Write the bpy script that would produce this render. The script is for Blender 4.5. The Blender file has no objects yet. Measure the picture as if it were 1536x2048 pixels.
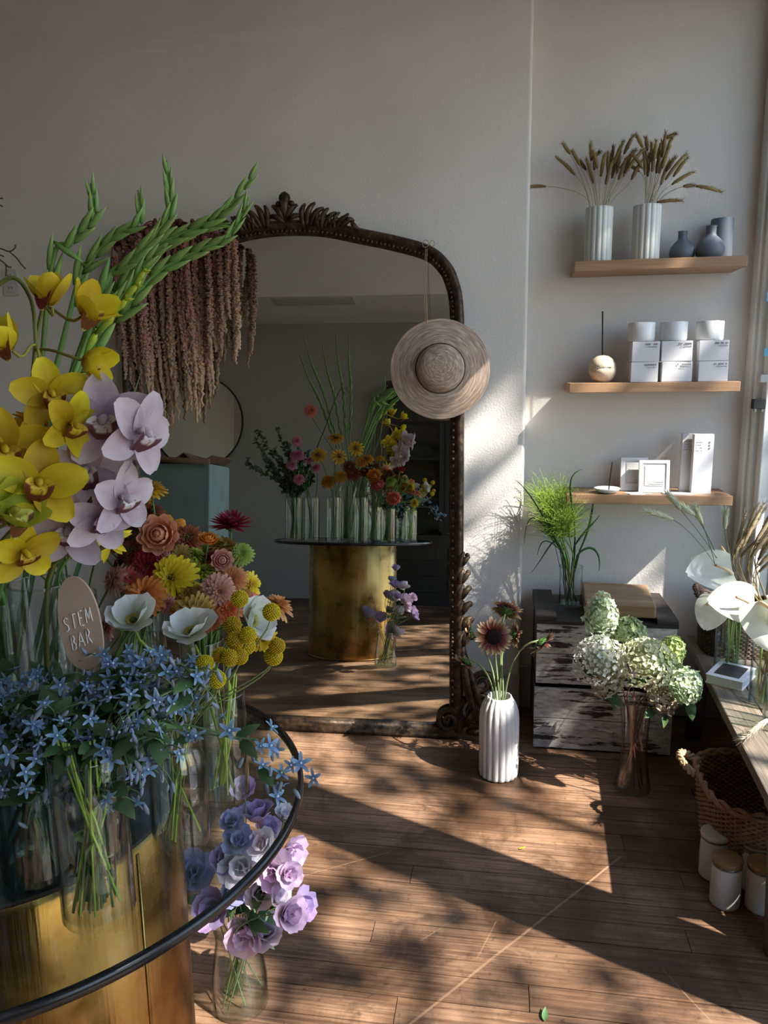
import bpy, math, random
import numpy as np
from mathutils import Matrix, Vector
sc = bpy.context.scene
COL = sc.collection
PI = math.pi
rnd = random.Random(7)

# ---------------------------------------------------------------- camera
F_PX, PITCH, ROLL, YAW = 1500.0, math.radians(10.53), math.radians(-.76), math.radians(9.2)
CAM = Vector((0, 0, 1.5))
_fw = Vector((-math.sin(YAW), math.cos(YAW), 0)); _rt = Vector((math.cos(YAW), math.sin(YAW), 0)); _up = Vector((0, 0, 1))
FW = _fw*math.cos(PITCH)-_up*math.sin(PITCH); _u2 = _up*math.cos(PITCH)+_fw*math.sin(PITCH)
RT = _rt*math.cos(ROLL)+_u2*math.sin(ROLL); UP = _u2*math.cos(ROLL)-_rt*math.sin(ROLL)
cam = bpy.data.cameras.new('camera'); cam.sensor_fit = 'VERTICAL'; cam.sensor_height = 36; cam.lens = F_PX/2048*36
cam.clip_start = .02
cam_o = bpy.data.objects.new('camera', cam); COL.objects.link(cam_o)
cam_o.matrix_world = Matrix(((RT.x, UP.x, -FW.x, CAM.x), (RT.y, UP.y, -FW.y, CAM.y), (RT.z, UP.z, -FW.z, CAM.z), (0, 0, 0, 1)))
sc.camera = cam_o

# ---------------------------------------------------------------- sky, sun, exposure
SUN = Vector((-1, .45, -1.1)).normalized()          # direction the sunlight travels
w = bpy.data.worlds.new('world'); sc.world = w; w.use_nodes = True
nt = w.node_tree
sky = nt.nodes.new('ShaderNodeTexSky'); sky.sky_type = 'NISHITA'; sky.sun_disc = False
sky.sun_elevation = math.asin(-SUN.z); sky.sun_rotation = math.atan2(-SUN.x, -SUN.y)
sky.air_density = 1.2; sky.dust_density = .6; sky.ozone_density = 4.0
nt.links.new(sky.outputs[0], nt.nodes['Background'].inputs[0]); nt.nodes['Background'].inputs[1].default_value = 1.12
sl = bpy.data.lights.new('sun', 'SUN'); sl.energy = 42.0; sl.angle = math.radians(.53); sl.color = (1, .94, .86)
so = bpy.data.objects.new('sun', sl); COL.objects.link(so)
so.rotation_euler = SUN.to_track_quat('-Z', 'Y').to_euler(); so.location = (6, -2, 8)
sc.view_settings.view_transform = 'Standard'; sc.view_settings.look = 'None'; sc.view_settings.gamma = 1
sc.view_settings.use_curve_mapping = False; sc.view_settings.exposure = -1.12
sc.cycles.transparent_max_bounces = 40; sc.cycles.max_bounces = 10; sc.cycles.diffuse_bounces = 5; sc.cycles.sample_clamp_indirect = 6

# ---------------------------------------------------------------- measuring helpers: photo pixel -> real point at a known depth
def ray(x, y): return FW+RT*((x-768)/F_PX)-UP*((y-1024)/F_PX)
def at(x, y, Y): d = ray(x, y); return CAM+d*(Y/d.y)
def atz(x, y, z=0): d = ray(x, y); return CAM+d*((z-CAM.z)/d.z)

# ---------------------------------------------------------------- materials
def lin(c):
    return tuple((v/12.92 if v <= .04045 else ((v+.055)/1.055)**2.4) for v in c)
def hx(s):
    s = s.lstrip('#'); return lin(tuple(int(s[i:i+2], 16)/255 for i in (0, 2, 4)))
MATS = {}
class NT:
    def __init__(s, name):
        s.m = bpy.data.materials.new(name); s.m.use_nodes = True; s.t = s.m.node_tree
        s.b = s.t.nodes['Principled BSDF']; s.out = s.t.nodes['Material Output']; MATS[name] = s.m
    def n(s, typ, **kw):
        o = s.t.nodes.new('ShaderNode'+typ)
        for k, v in kw.items():
            if k.startswith('i_'):
                key = k[2:]; o.inputs[int(key) if key.isdigit() else key.replace('_', ' ')].default_value = v
            else: setattr(o, k, v)
        return o
    def l(s, a, b): s.t.links.new(a, b)
    def pos(s, scale=(1, 1, 1), rand=True, kind='world'):
        if kind == 'world': p = s.n('NewGeometry').outputs['Position']
        else: p = s.n('TexCoord').outputs['Object']
        if rand:
            oi = s.n('ObjectInfo'); v = s.n('VectorMath', operation='MULTIPLY_ADD'); v.inputs[1].default_value = (1, 1, 1)
            cmb = s.n('CombineXYZ'); m = s.n('Math', operation='MULTIPLY'); m.inputs[1].default_value = 37.0
            s.l(oi.outputs['Random'], m.inputs[0]); s.l(m.outputs[0], cmb.inputs[0]); s.l(m.outputs[0], cmb.inputs[1]); s.l(m.outputs[0], cmb.inputs[2])
            s.l(p, v.inputs[0]); s.l(cmb.outputs[0], v.inputs[2]); p = v.outputs[0]
        mp = s.n('Mapping'); mp.inputs['Scale'].default_value = scale; s.l(p, mp.inputs[0]); return mp.outputs[0]
    def noise(s, vec, scale, detail=4, rough=.55, dist=0):
        o = s.n('TexNoise'); o.inputs['Scale'].default_value = scale; o.inputs['Detail'].default_value = detail
        o.inputs['Roughness'].default_value = rough; o.inputs['Distortion'].default_value = dist
        if vec: s.l(vec, o.inputs['Vector'])
        return o.outputs['Fac']
    def ramp(s, fac, stops):
        r = s.n('ValToRGB'); e = r.color_ramp.elements
        while len(e) < len(stops): e.new(.5)
        for i, (p, c) in enumerate(stops):
            e[i].position = p; e[i].color = (*c, 1) if len(c) == 3 else c
        s.l(fac, r.inputs[0]); return r.outputs[0]
    def mix(s, f, a, b, mode='MIX'):
        m = s.n('Mix', data_type='RGBA', blend_type=mode)
        for sock, v in ((m.inputs[0], f), (m.inputs[6], a), (m.inputs[7], b)):
            if hasattr(v, 'is_output'): s.l(v, sock)
            elif isinstance(v, (int, float)): sock.default_value = v
            else: sock.default_value = (*v, 1)
        return m.outputs[2]
    def bump(s, fac, strength, dist=.01):
        b = s.n('Bump'); b.inputs['Strength'].default_value = strength; b.inputs['Distance'].default_value = dist
        s.l(fac, b.inputs['Height']); s.l(b.outputs[0], s.b.inputs['Normal'])
    def set(s, **kw):
        for k, v in kw.items():
            k = k.replace('_', ' ')
            if hasattr(v, 'is_output'): s.l(v, s.b.inputs[k])
            else: s.b.inputs[k].default_value = (*v, 1) if isinstance(v, tuple) and len(v) == 3 else v
        return s

def simple(name, c, rough=.6, metal=0, var=.12, scale=8, bump=0, bscale=60, spec=.5, kind='obj'):
    n = NT(name); v = n.pos(kind=kind); f = n.noise(v, scale, 4)
    d = tuple(max(0, x*(1-var)) for x in c); e = tuple(min(1, x*(1+var)) for x in c)
    n.set(Base_Color=n.ramp(f, [(.3, d), (.7, e)]), Roughness=rough, Metallic=metal, Specular_IOR_Level=spec)
    if bump: n.bump(n.noise(v, bscale, 4), bump, .004)
    return n.m

def plaster(name, c):
    n = NT(name); v = n.pos(rand=False); f = n.noise(v, 1.6, 5, .6); g = n.noise(v, 130, 5, .6)
    n.set(Base_Color=n.ramp(f, [(.3, tuple(x*.93 for x in c)), (.7, tuple(x*1.05 for x in c))]), Roughness=.82, Specular_IOR_Level=.25)
    h = n.n('Math', operation='MULTIPLY_ADD', i_1=.25); n.l(n.noise(v, 9, 3), h.inputs[0]); n.l(g, h.inputs[2])
    n.bump(h.outputs[0], .32, .006); return n.m
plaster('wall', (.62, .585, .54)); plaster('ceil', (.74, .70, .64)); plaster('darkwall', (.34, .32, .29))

def wood(name, dark, light, axis=0, scale=1.0, rough=.55, bump=.25, kind='world', fine=1.0):
    n = NT(name); s = [14*scale]*3; s[axis] = .9*scale
    v = n.pos(tuple(s), kind=kind); f = n.noise(v, 1.6, 6, .62, .6)
    s2 = [90*scale*fine]*3; s2[axis] = 3*scale; v2 = n.pos(tuple(s2), kind=kind); g = n.noise(v2, 1.5, 4, .6)
    c = n.mix(.35, n.ramp(f, [(.28, dark), (.72, light)]), n.ramp(g, [(.3, dark), (.7, light)]))
    oi = n.n('ObjectInfo'); hv = n.n('HueSaturation'); mr = n.n('MapRange', i_3=.8, i_4=1.18)
    n.l(oi.outputs['Random'], mr.inputs[0]); n.l(mr.outputs[0], hv.inputs['Value']); n.l(c, hv.inputs['Color'])
    n.set(Base_Color=hv.outputs[0], Roughness=rough); n.bump(g, bump, .003); return n
wood('oak', hx('7d5d43'), hx('ad8863'), 0, .9, .5); wood('lightwood', hx('7d6045'), hx('b3926c'), 0, .8, .55, .3)
wood('benchwood', hx('3a332b'), hx('857868'), 1, 1.2, .7, .9); wood('blackwood', hx('14100d'), hx('3a322c'), 0, 1.2, .6, .6)
wood('lidwood', hx('7a5637'), hx('b08a5f'), 0, 2, .5, .2, 'obj'); wood('darkcab', hx('191613'), hx('2c2723'), 2, .8, .5, .2)

# floorboards: worn brown boards, pale scuffs and the long scratches across them
n = NT('floor'); v = n.pos((1.1, 16, 16)); f = n.noise(v, 1.5, 6, .65, .4); v2 = n.pos((4, 120, 120)); g = n.noise(v2, 1.2, 4)
v3 = n.pos((1, 1, 1), rand=False); wear = n.noise(v3, 2.2, 6, .6, .5); spk = n.noise(v3, 42, 5, .7)
base = n.mix(.4, n.ramp(f, [(.25, hx('2a1b12')), (.5, hx('4d3625')), (.8, hx('72533a'))]), n.ramp(g, [(.3, hx('241710')), (.7, hx('684a32'))]))
worn = n.mix(n.ramp(wear, [(.40, (0, 0, 0)), (.64, (.85, .85, .85))]), base, n.mix(n.ramp(g, [(.35, (0, 0, 0)), (.6, (1, 1, 1))]), hx('70513a'), hx('a68266')))
dirt = n.noise(v3, 5.5, 6, .7, .8); worn = n.mix(n.ramp(dirt, [(.52, (0, 0, 0)), (.70, (.75, .75, .75))]), worn, hx('2b1d15'))
worn = n.mix(n.ramp(spk, [(.58, (0, 0, 0)), (.72, (.7, .7, .7))]), worn, hx('1f150f'))
gp = n.n('NewGeometry'); sp = n.n('SeparateXYZ'); n.l(gp.outputs['Position'], sp.inputs[0])
def scratch(p, q, wdt, amt, col):
    global worn
    d = (Vector(q)-Vector(p)); L = d.length; d /= L; nn = Vector((-d.y, d.x))
    a = n.n('Math', operation='MULTIPLY_ADD', i_1=nn.x, i_2=-(nn.x*p[0]+nn.y*p[1])); n.l(sp.outputs[0], a.inputs[0])
    b = n.n('Math', operation='MULTIPLY_ADD', i_1=nn.y); n.l(sp.outputs[1], b.inputs[0]); n.l(a.outputs[0], b.inputs[2])
    wig = n.n('Math', operation='MULTIPLY_ADD', i_1=.012, i_2=-.006); n.l(wear, wig.inputs[0])
    ad = n.n('Math', operation='ADD'); n.l(b.outputs[0], ad.inputs[0]); n.l(wig.outputs[0], ad.inputs[1])
    ab = n.n('Math', operation='ABSOLUTE'); n.l(ad.outputs[0], ab.inputs[0])
    m = n.n('MapRange', i_1=wdt*.4, i_2=wdt, i_3=amt, i_4=0); n.l(ab.outputs[0], m.inputs[0])
    c = n.n('Math', operation='MULTIPLY_ADD', i_1=d.x, i_2=-(d.x*p[0]+d.y*p[1])); n.l(sp.outputs[0], c.inputs[0])
    e = n.n('Math', operation='MULTIPLY_ADD', i_1=d.y); n.l(sp.outputs[1], e.inputs[0]); n.l(c.outputs[0], e.inputs[2])
    g1 = n.n('Math', operation='GREATER_THAN', i_1=0.0); n.l(e.outputs[0], g1.inputs[0])
    g2 = n.n('Math', operation='LESS_THAN', i_1=L); n.l(e.outputs[0], g2.inputs[0])
    t = n.n('Math', operation='MULTIPLY'); n.l(g1.outputs[0], t.inputs[0]); n.l(g2.outputs[0], t.inputs[1])
    u = n.n('Math', operation='MULTIPLY'); n.l(t.outputs[0], u.inputs[0]); n.l(m.outputs[0], u.inputs[1])
    worn = n.mix(u.outputs[0], worn, col)
scratch((.38, 2.20), (-.25, 1.43), .0045, .5, hx('a8876a')); scratch((-.10, 1.87), (-.20, 1.76), .0024, .35, hx('a8876a'))
scratch((-.62, 1.95), (-.34, 2.12), .0024, .35, hx('a8876a')); scratch((.50, 1.60), (.42, 1.75), .0024, .35, hx('a8876a'))
scratch((-.05, 1.72), (.00, 1.86), .0024, .3, hx('a8876a'))
oi = n.n('ObjectInfo'); hv = n.n('HueSaturation'); mr = n.n('MapRange', i_3=.78, i_4=1.15)
n.l(oi.outputs['Random'], mr.inputs[0]); n.l(mr.outputs[0], hv.inputs['Value']); n.l(worn, hv.inputs['Color'])
n.set(Base_Color=hv.outputs[0], Roughness=n.ramp(wear, [(.3, (.42,)*3), (.7, (.62,)*3)])); n.bump(g, .35, .002)

# flaking white paint on dark old wood
n = NT('flakedpaint'); v = n.pos((4, 38, 38)); f = n.noise(v, 1.4, 8, .68, .3); v3 = n.pos((1, 1, 1), rand=False); big = n.noise(v3, 6, 3)
ad = n.n('Math', operation='MULTIPLY_ADD', i_1=.55); n.l(big, ad.inputs[0]); n.l(f, ad.inputs[2])
mask = n.ramp(ad.outputs[0], [(.82, (0, 0, 0)), (.85, (1, 1, 1))])
pv = n.noise(n.pos((30, 90, 90)), 1, 4)
n.set(Base_Color=n.mix(mask, n.ramp(pv, [(.3, hx('8f8a84')), (.7, hx('c9c5c0'))]), n.ramp(pv, [(.3, hx('17120f')), (.7, hx('4a3d33'))])), Roughness=.75)
inv = n.n('Math', operation='MULTIPLY_ADD', i_1=-1.0, i_2=1.0); n.l(mask, inv.inputs[0]); n.bump(inv.outputs[0], .6, .003)

# aged bronze-gilt frame, brass drum
n = NT('bronze'); f = n.noise(n.pos(rand=False), 40, 5, .6)
n.set(Base_Color=n.ramp(f, [(.35, hx('1d140d')), (.6, hx('4d3a26')), (.75, hx('7c6242'))]), Roughness=n.ramp(f, [(.3, (.65,)*3), (.7, (.38,)*3)]), Metallic=.45); n.bump(f, .3, .003)
n = NT('brass'); f = n.noise(n.pos((14, 14, .6), rand=False), 1.3, 5); g = n.noise(n.pos(rand=False), 5, 5, .6)
n.set(Base_Color=n.ramp(g, [(.3, hx('8a6534')), (.7, hx('c29a5c'))]), Metallic=1.0, Roughness=n.ramp(g, [(.35, (.2,)*3), (.7, (.42,)*3)])); n.bump(f, .25, .01)
n = NT('mirrorglass'); n.set(Base_Color=(.70, .71, .655), Metallic=1.0, Roughness=.0)
simple('blackgloss', (.008, .008, .009), .25, 0, .1); simple('blackmatte', (.012, .012, .013), .7, 0, .2)

def glass(name, tint, edge, ior=1.7, rough=0.0):
    n = NT(name); t = n.t; t.nodes.remove(n.b)
    lw = n.n('LayerWeight'); lw.inputs['Blend'].default_value = .5
    pw = n.n('Math', operation='POWER', i_1=5.0); n.l(lw.outputs['Facing'], pw.inputs[0]); r0 = ((ior-1)/(ior+1))**2
    fr = n.n('Math', operation='MULTIPLY_ADD', i_1=1-r0, i_2=r0); n.l(pw.outputs[0], fr.inputs[0])
    col = n.ramp(lw.outputs['Facing'], [(.5, tint), (1.0, edge)])
    tr = n.n('BsdfTransparent'); n.l(col, tr.inputs[0])
    gl = n.n('BsdfGlossy'); gl.inputs['Roughness'].default_value = rough
    mx = n.n('MixShader'); n.l(fr.outputs[0], mx.inputs[0]); n.l(tr.outputs[0], mx.inputs[1]); n.l(gl.outputs[0], mx.inputs[2])
    n.l(mx.outputs[0], n.out.inputs[0]); return n.m
glass('glass', (.98, .99, .985), (.50, .58, .56)); glass('water', (.93, .965, .95), (.62, .72, .70), 1.33)
glass('bluewater', (.62, .78, .80), (.2, .35, .38), 1.33); glass('tableglass', (.90, .95, .93), (.75, .85, .82), 1.5)
glass('windowglass', (.97, .98, .98), (.9, .93, .93), 1.35); glass('pinkglass', (.985, .965, .96), (.58, .53, .52))

# petals, leaves: true colour stored per vertex, thin and translucent
def leafy(name, trans, rough, vv=.12, hj=.015, spec=.3):
    n = NT(name); a = n.n('Attribute', attribute_name='col'); oi = n.n('ObjectInfo')
    hv = n.n('HueSaturation'); m1 = n.n('MapRange', i_3=1-vv, i_4=1+vv); m2 = n.n('MapRange', i_3=.5-hj, i_4=.5+hj)
    n.l(oi.outputs['Random'], m1.inputs[0]); n.l(oi.outputs['Random'], m2.inputs[0])
    fine = n.noise(n.pos(kind='obj'), 3.0, 2); m3 = n.n('MapRange', i_1=.3, i_2=.7, i_3=.9, i_4=1.1); n.l(fine, m3.inputs[0])
    mu = n.n('Math', operation='MULTIPLY'); n.l(m1.outputs[0], mu.inputs[0]); n.l(m3.outputs[0], mu.inputs[1])
    n.l(mu.outputs[0], hv.inputs['Value']); n.l(m2.outputs[0], hv.inputs['Hue']); n.l(a.outputs['Color'], hv.inputs['Color'])
    n.set(Base_Color=hv.outputs[0], Roughness=rough, Specular_IOR_Level=spec)
    if trans:
        tr = n.n('BsdfTranslucent'); n.l(hv.outputs[0], tr.inputs[0]); mx = n.n('MixShader'); mx.inputs[0].default_value = trans
        n.l(n.b.outputs[0], mx.inputs[1]); n.l(tr.outputs[0], mx.inputs[2]); n.l(mx.outputs[0], n.out.inputs[0])
    return n.m
leafy('petal', .35, .55); leafy('leaf', .25, .5); leafy('stem', .0, .5); leafy('dry', .15, .85, .18)
simple('ceramic', hx('cbc8c6'), .35, 0, .03, 3); simple('sageceramic', hx('c6c7c0'), .5, 0, .04, 3); simple('greyceramic', hx('59606a'), .55, 0, .08, 4)
simple('whiteglaze', hx('d8d8d6'), .2, 0, .03, 3); simple('card', hx('d2cfd0'), .7, 0, .03, 4); simple('cardgrey', hx('b6b5b3'), .7, 0, .03, 4)
simple('ink', hx('6d6a6a'), .7); simple('stone', hx('c6b49d'), .75, 0, .12, 14, .2, 80); simple('incense', hx('15130f'), .9)
simple('jarwhite', hx('c9c6bd'), .3, 0, .05, 3); simple('steel', hx('7d7b78'), .35, .9); simple('trim', hx('a9a39a'), .55, 0, .05, 3)
simple('frametrim', hx('cfd0cc'), .5, 0, .05, 3); simple('plastic', hx('b4b2ae'), .4, 0, .03); simple('signboard', hx('b79a80'), .5, 0, .05, 3)
simple('signink', hx('efe9e0'), .5); simple('teal', hx('8ba09e'), .75, 0, .12, 5); simple('kraft', hx('7d6347'), .8, 0, .1, 8)
simple('wicker', hx('8a6448'), .8, 0, .35, 30, .3, 90); simple('darkwicker', hx('4a3a2c'), .8, 0, .35, 30, .3, 90); simple('rope', hx('a98d6c'), .85, 0, .2, 40, .4, 120)
simple('bark', hx('4b3d31'), .9, 0, .3, 10); simple('pavement', (.20, .20, .20), .9, 0, .12, 2); simple('pinch', hx('a08a63'), .35, .8)
simple('sticker', hx('4f8fa8'), .5); simple('stickergreen', hx('5f9a6a'), .5); simple('photo', hx('3b302e'), .4, 0, .8, 35)
n = NT('straw'); tc = n.n('TexCoord'); sx = n.n('SeparateXYZ'); n.l(tc.outputs['Object'], sx.inputs[0])
ln = n.n('VectorMath', operation='LENGTH'); cx = n.n('CombineXYZ'); n.l(sx.outputs[0], cx.inputs[0]); n.l(sx.outputs[1], cx.inputs[1]); n.l(cx.outputs[0], ln.inputs[0])
at2 = n.n('Math', operation='ARCTAN2'); n.l(sx.outputs[0], at2.inputs[0]); n.l(sx.outputs[1], at2.inputs[1])
pc = n.n('CombineXYZ'); n.l(ln.outputs['Value'], pc.inputs[0]); n.l(at2.outputs[0], pc.inputs[1]); mp = n.n('Mapping'); mp.inputs['Scale'].default_value = (190, 2.2, 1); n.l(pc.outputs[0], mp.inputs[0])
f = n.noise(mp.outputs[0], 1.0, 5, .65); n.set(Base_Color=n.ramp(f, [(.28, hx('6b5344')), (.5, hx('a28a76')), (.75, hx('d2bfa9'))]), Roughness=.75); n.bump(f, .5, .004)

# ---------------------------------------------------------------- mesh helpers
WM = {}
class MB:
    def __init__(s): s.v = []; s.f = []; s.c = []
    def add(s, vs, fs, col=(1, 1, 1)):
        o = len(s.v); s.v.extend(vs); s.f.extend([tuple(i+o for i in f) for f in fs])
        if callable(col): s.c.extend(col(p) for p in vs)
        elif col and isinstance(col[0], (tuple, list)): s.c.extend(col)
        else: s.c.extend([col]*len(vs))
        return s
    def box(s, c, size, rz=0, col=(1, 1, 1), M=None):
        x, y, z = (d/2 for d in size); cs, sn = math.cos(rz), math.sin(rz); vs = []
        for dz in (-z, z):
            for dx, dy in ((-x, -y), (x, -y), (x, y), (-x, y)):
                p = Vector((c[0]+dx*cs-dy*sn, c[1]+dx*sn+dy*cs, c[2]+dz)); vs.append(tuple(M @ p) if M else tuple(p))
        return s.add(vs, [(3, 2, 1, 0), (4, 5, 6, 7), (0, 1, 5, 4), (1, 2, 6, 5), (2, 3, 7, 6), (3, 0, 4, 7)], col)
    def tube(s, pts, r, n=6, col=(1, 1, 1), caps=True, flat=1.0, up=None):
        pts = [Vector(p) for p in pts]; N = len(pts); rs = r if isinstance(r, (list, tuple)) else [r]*N
        vs = []; cs = []; ref = up or Vector((.31, .22, .92)); prev = None
        for i, p in enumerate(pts):
            t = (pts[min(i+1, N-1)]-pts[max(i-1, 0)]); t = t.normalized() if t.length > 1e-9 else Vector((0, 0, 1))
            if prev is None:
                a = ref-t*ref.dot(t)
                if a.length < 1e-3: a = Vector((1, 0, 0))-t*t.x
            else: a = prev-t*prev.dot(t)
            a.normalize(); prev = a; b = t.cross(a)
            for k in range(n):
                an = 2*PI*k/n; q = p+a*(math.cos(an)*rs[i]*flat)+b*(math.sin(an)*rs[i]); vs.append(tuple(q))
                cs.append(col(i/(N-1)) if callable(col) else col)
        fs = [(i*n+k, i*n+(k+1) % n, (i+1)*n+(k+1) % n, (i+1)*n+k) for i in range(N-1) for k in range(n)]
        if caps: fs += [tuple(range(n-1, -1, -1)), tuple((N-1)*n+k for k in range(n))]
        return s.add(vs, fs, cs)
    def lathe(s, prof, n=32, c=(0, 0, 0), col=(1, 1, 1), flute=None, closed=False, M=None):
        vs = []
        for r, z in prof:
            for k in range(n):
                a = 2*PI*k/n; rr = r*(flute(a, z, r) if flute else 1); p = Vector((c[0]+rr*math.cos(a), c[1]+rr*math.sin(a), c[2]+z)); vs.append(tuple(M @ p) if M else tuple(p))
        m = len(prof); fs = [(i*n+k, i*n+(k+1) % n, ((i+1) % m)*n+(k+1) % n, ((i+1) % m)*n+k) for i in range(m if closed else m-1) for k in range(n)]
        if not closed:
            if prof[0][0] > 1e-4: fs.append(tuple(range(n-1, -1, -1)))
            if prof[-1][0] > 1e-4: fs.append(tuple((m-1)*n+k for k in range(n)))
        return s.add(vs, fs, col)
    def ball(s, c, r, n=8, m=5, col=(1, 1, 1), sq=(1, 1, 1)):
        vs = [(c[0], c[1], c[2]-r*sq[2])]
        for i in range(1, m):
            ph = -PI/2+PI*i/m
            for k in range(n):
                a = 2*PI*k/n; vs.append((c[0]+r*sq[0]*math.cos(ph)*math.cos(a), c[1]+r*sq[1]*math.cos(ph)*math.sin(a), c[2]+r*sq[2]*math.sin(ph)))
        vs.append((c[0], c[1], c[2]+r*sq[2])); fs = [(0, 1+(k+1) % n, 1+k) for k in range(n)]
        for i in range(m-2): fs += [(1+i*n+k, 1+i*n+(k+1) % n, 1+(i+1)*n+(k+1) % n, 1+(i+1)*n+k) for k in range(n)]
        o = 1+(m-2)*n; fs += [(o+k, o+(k+1) % n, len(vs)-1) for k in range(n)]
        return s.add(vs, fs, col)
    def petal(s, M, L, W, shape='round', bend=.4, a0=0, cup=.1, nl=5, nw=2, ruf=0, c0=(1, 1, 1), c1=(1, 1, 1), cm=None, seed=0, fold=0, cp=1.0):
        vs = []; cs = []; x = z = 0.0
        for i in range(nl+1):
            u = i/nl; th = a0+bend*u
            if i: x += L/nl*math.cos(th); z += L/nl*math.sin(th)
            wd = W*SHAPE[shape](u)
            for j in range(-nw, nw+1):
                t = j/nw; h = cup*wd*t*t-fold*wd*abs(t)+ruf*u*math.sin(seed*1.7+t*5+u*3)*W
                vs.append(tuple(M @ Vector((x-math.sin(th)*h, wd*t/2, z+math.cos(th)*h))))
                c = [a+(b-a)*u**cp for a, b in zip(c0, c1)]
                if cm: k = max(0, 1-abs(t)*2.2)*(1-u)*.9; c = [a+(b-a)*k for a, b in zip(c, cm)]
                cs.append(tuple(c))
        q = 2*nw+1; fs = [(i*q+j, i*q+j+1, (i+1)*q+j+1, (i+1)*q+j) for i in range(nl) for j in range(q-1)]
        return s.add(vs, fs, cs)
    def mesh(s, name, mat, smooth=True, inv=None):
        me = bpy.data.meshes.new(name); vs = [tuple(inv @ Vector(p)) for p in s.v] if inv else s.v
        me.from_pydata(vs, [], s.f); me.materials.append(MATS[mat])
        ca = me.color_attributes.new('col', 'FLOAT_COLOR', 'POINT')
        arr = np.ones((len(s.v), 4), dtype=np.float32); arr[:, :3] = np.array(s.c, dtype=np.float32); ca.data.foreach_set('color', arr.ravel())
        if smooth: me.polygons.foreach_set('use_smooth', [True]*len(me.polygons))
        me.update(); return me
    def build(s, name, mat, parent=None, smooth=True, **tags):
        inv = WM[parent.name].inverted() if parent else None
        o = bpy.data.objects.new(name, s.mesh(name, mat, smooth, inv)); COL.objects.link(o)
        if parent: o.parent = parent
        WM[o.name] = WM[parent.name] if parent else Matrix()
        return tag(o, **tags)
SHAPE = {
 'round': lambda u: max(.02, math.sin(PI*min(1, .06+.90*u))**.6),
 'point': lambda u: max(.02, math.sin(PI*(u**.75)*.98+.03)**.9),
 'spat': lambda u: (.3+.7*u**.8)*(1 if u < .7 else math.sqrt(max(.16, 1-((u-.7)/.3)**2*.84))),
 'long': lambda u: max(.03, (math.sin(PI*min(.97, .12+.85*u)))**.45),
 'wide': lambda u: max(.05, math.sin(PI*min(1, .10+.72*u))**.6*1.05),
 'blade': lambda u: max(.01, (.6+.4*u)*(1-u)**.5),
 'heart': lambda u: max(.02, (math.sin(PI*min(1, .18+.80*u))**.55)*(1.15-.35*u)),
 'strap': lambda u: max(.02, (1-u**6)**.5*(.5+.5*min(1, u*4))),
}
def tag(o, label=None, cat=None, group=None, kind=None):
    for k, v in (('label', label), ('category', cat), ('group', group), ('kind', kind)):
        if v: o[k] = v
    return o
def empty(name, loc, label=None, cat=None, group=None):
    o = bpy.data.objects.new(name, None); COL.objects.link(o); o.location = loc; o.empty_display_size = .05
    WM[o.name] = Matrix.Translation(Vector(loc)); return tag(o, label, cat, group)
def place(name, me, M, parent=None, **tags):
    o = bpy.data.objects.new(name, me); COL.objects.link(o)
    if parent: o.parent = parent; o.matrix_local = WM[parent.name].inverted() @ M
    else: o.matrix_world = M
    WM[o.name] = M; return tag(o, **tags)
def frame(loc, z, roll=0, s=1.0, xh=None):
    z = Vector(z).normalized(); h = Vector(xh) if xh else (Vector((0, 0, 1)) if abs(z.z) < .9 else Vector((0, 1, 0)))
    x = (h-z*h.dot(z)).normalized(); y = z.cross(x)
    R = Matrix((x, y, z)).transposed().to_4x4() @ Matrix.Rotation(roll, 4, 'Z')
    return Matrix.Translation(Vector(loc)) @ R @ Matrix.Scale(s, 4)
def rot(a, ax): return Matrix.Rotation(a, 4, ax)
def bez(a, b, c, d, n=10):
    a, b, c, d = map(Vector, (a, b, c, d)); out = []
    for i in range(n+1):
        t = i/n; u = 1-t; out.append(a*u**3+b*3*u*u*t+c*3*u*t*t+d*t**3)
    return out
def catmull(P, n=6):
    P = [Vector(p) for p in P]; out = []
    for i in range(len(P)-1):
        p0 = P[max(i-1, 0)]; p1 = P[i]; p2 = P[i+1]; p3 = P[min(i+2, len(P)-1)]
        for k in range(n):
            t = k/n; out.append(.5*((2*p1)+(p2-p0)*t+(2*p0-5*p1+4*p2-p3)*t*t+(3*p1-p0-3*p2+p3)*t**3))
    return out+[P[-1]]
def sm(me_or_mb, name, mat, **k): return me_or_mb.mesh(name, mat, **k)
def box_obj(name, c, size, mat, parent=None, rz=0, bevel=0, **tags):
    b = MB(); b.box(c, size, rz); o = b.build(name, mat, parent, smooth=False, **tags)
    if bevel:
        m = o.modifiers.new('bevel', 'BEVEL'); m.width = bevel; m.segments = 2
    return o

# ---------------------------------------------------------------- the room
WY, RY, WX = 3.14, 3.25, 1.05            # mirror wall, recessed shelf wall, window wall
BY, LX, CZ = -2.0, -4.2, 3.45            # far wall, left wall, ceiling
def struct(o): o['kind'] = 'structure'; return o
fl = struct(box_obj('floor', ((LX+WX)/2, (BY+RY)/2, -.03), (WX-LX+.3, RY-BY+.3, .03), 'blackmatte'))
unit = MB(); unit.box((0, 0, 0), (1, 1, 1)); plank_me = unit.mesh('plank', 'floor', smooth=False)
BW = .083; y = BY; row = 0
while y < RY:
    x = LX-rnd.random()*1.5
    while x < WX:
        L = rnd.uniform(1.7, 3.1); x1 = min(x+L, WX); x0 = max(x, LX)
        if x1-x0 > .05:
            M = Matrix.Translation(((x0+x1)/2, y+BW/2, -.0085-rnd.random()*.0008)) @ Matrix.Diagonal((x1-x0-.002, BW-.0026, .017, 1))
            place('plank', plank_me, M, fl)
        x += L
    y += BW; row += 1
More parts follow.
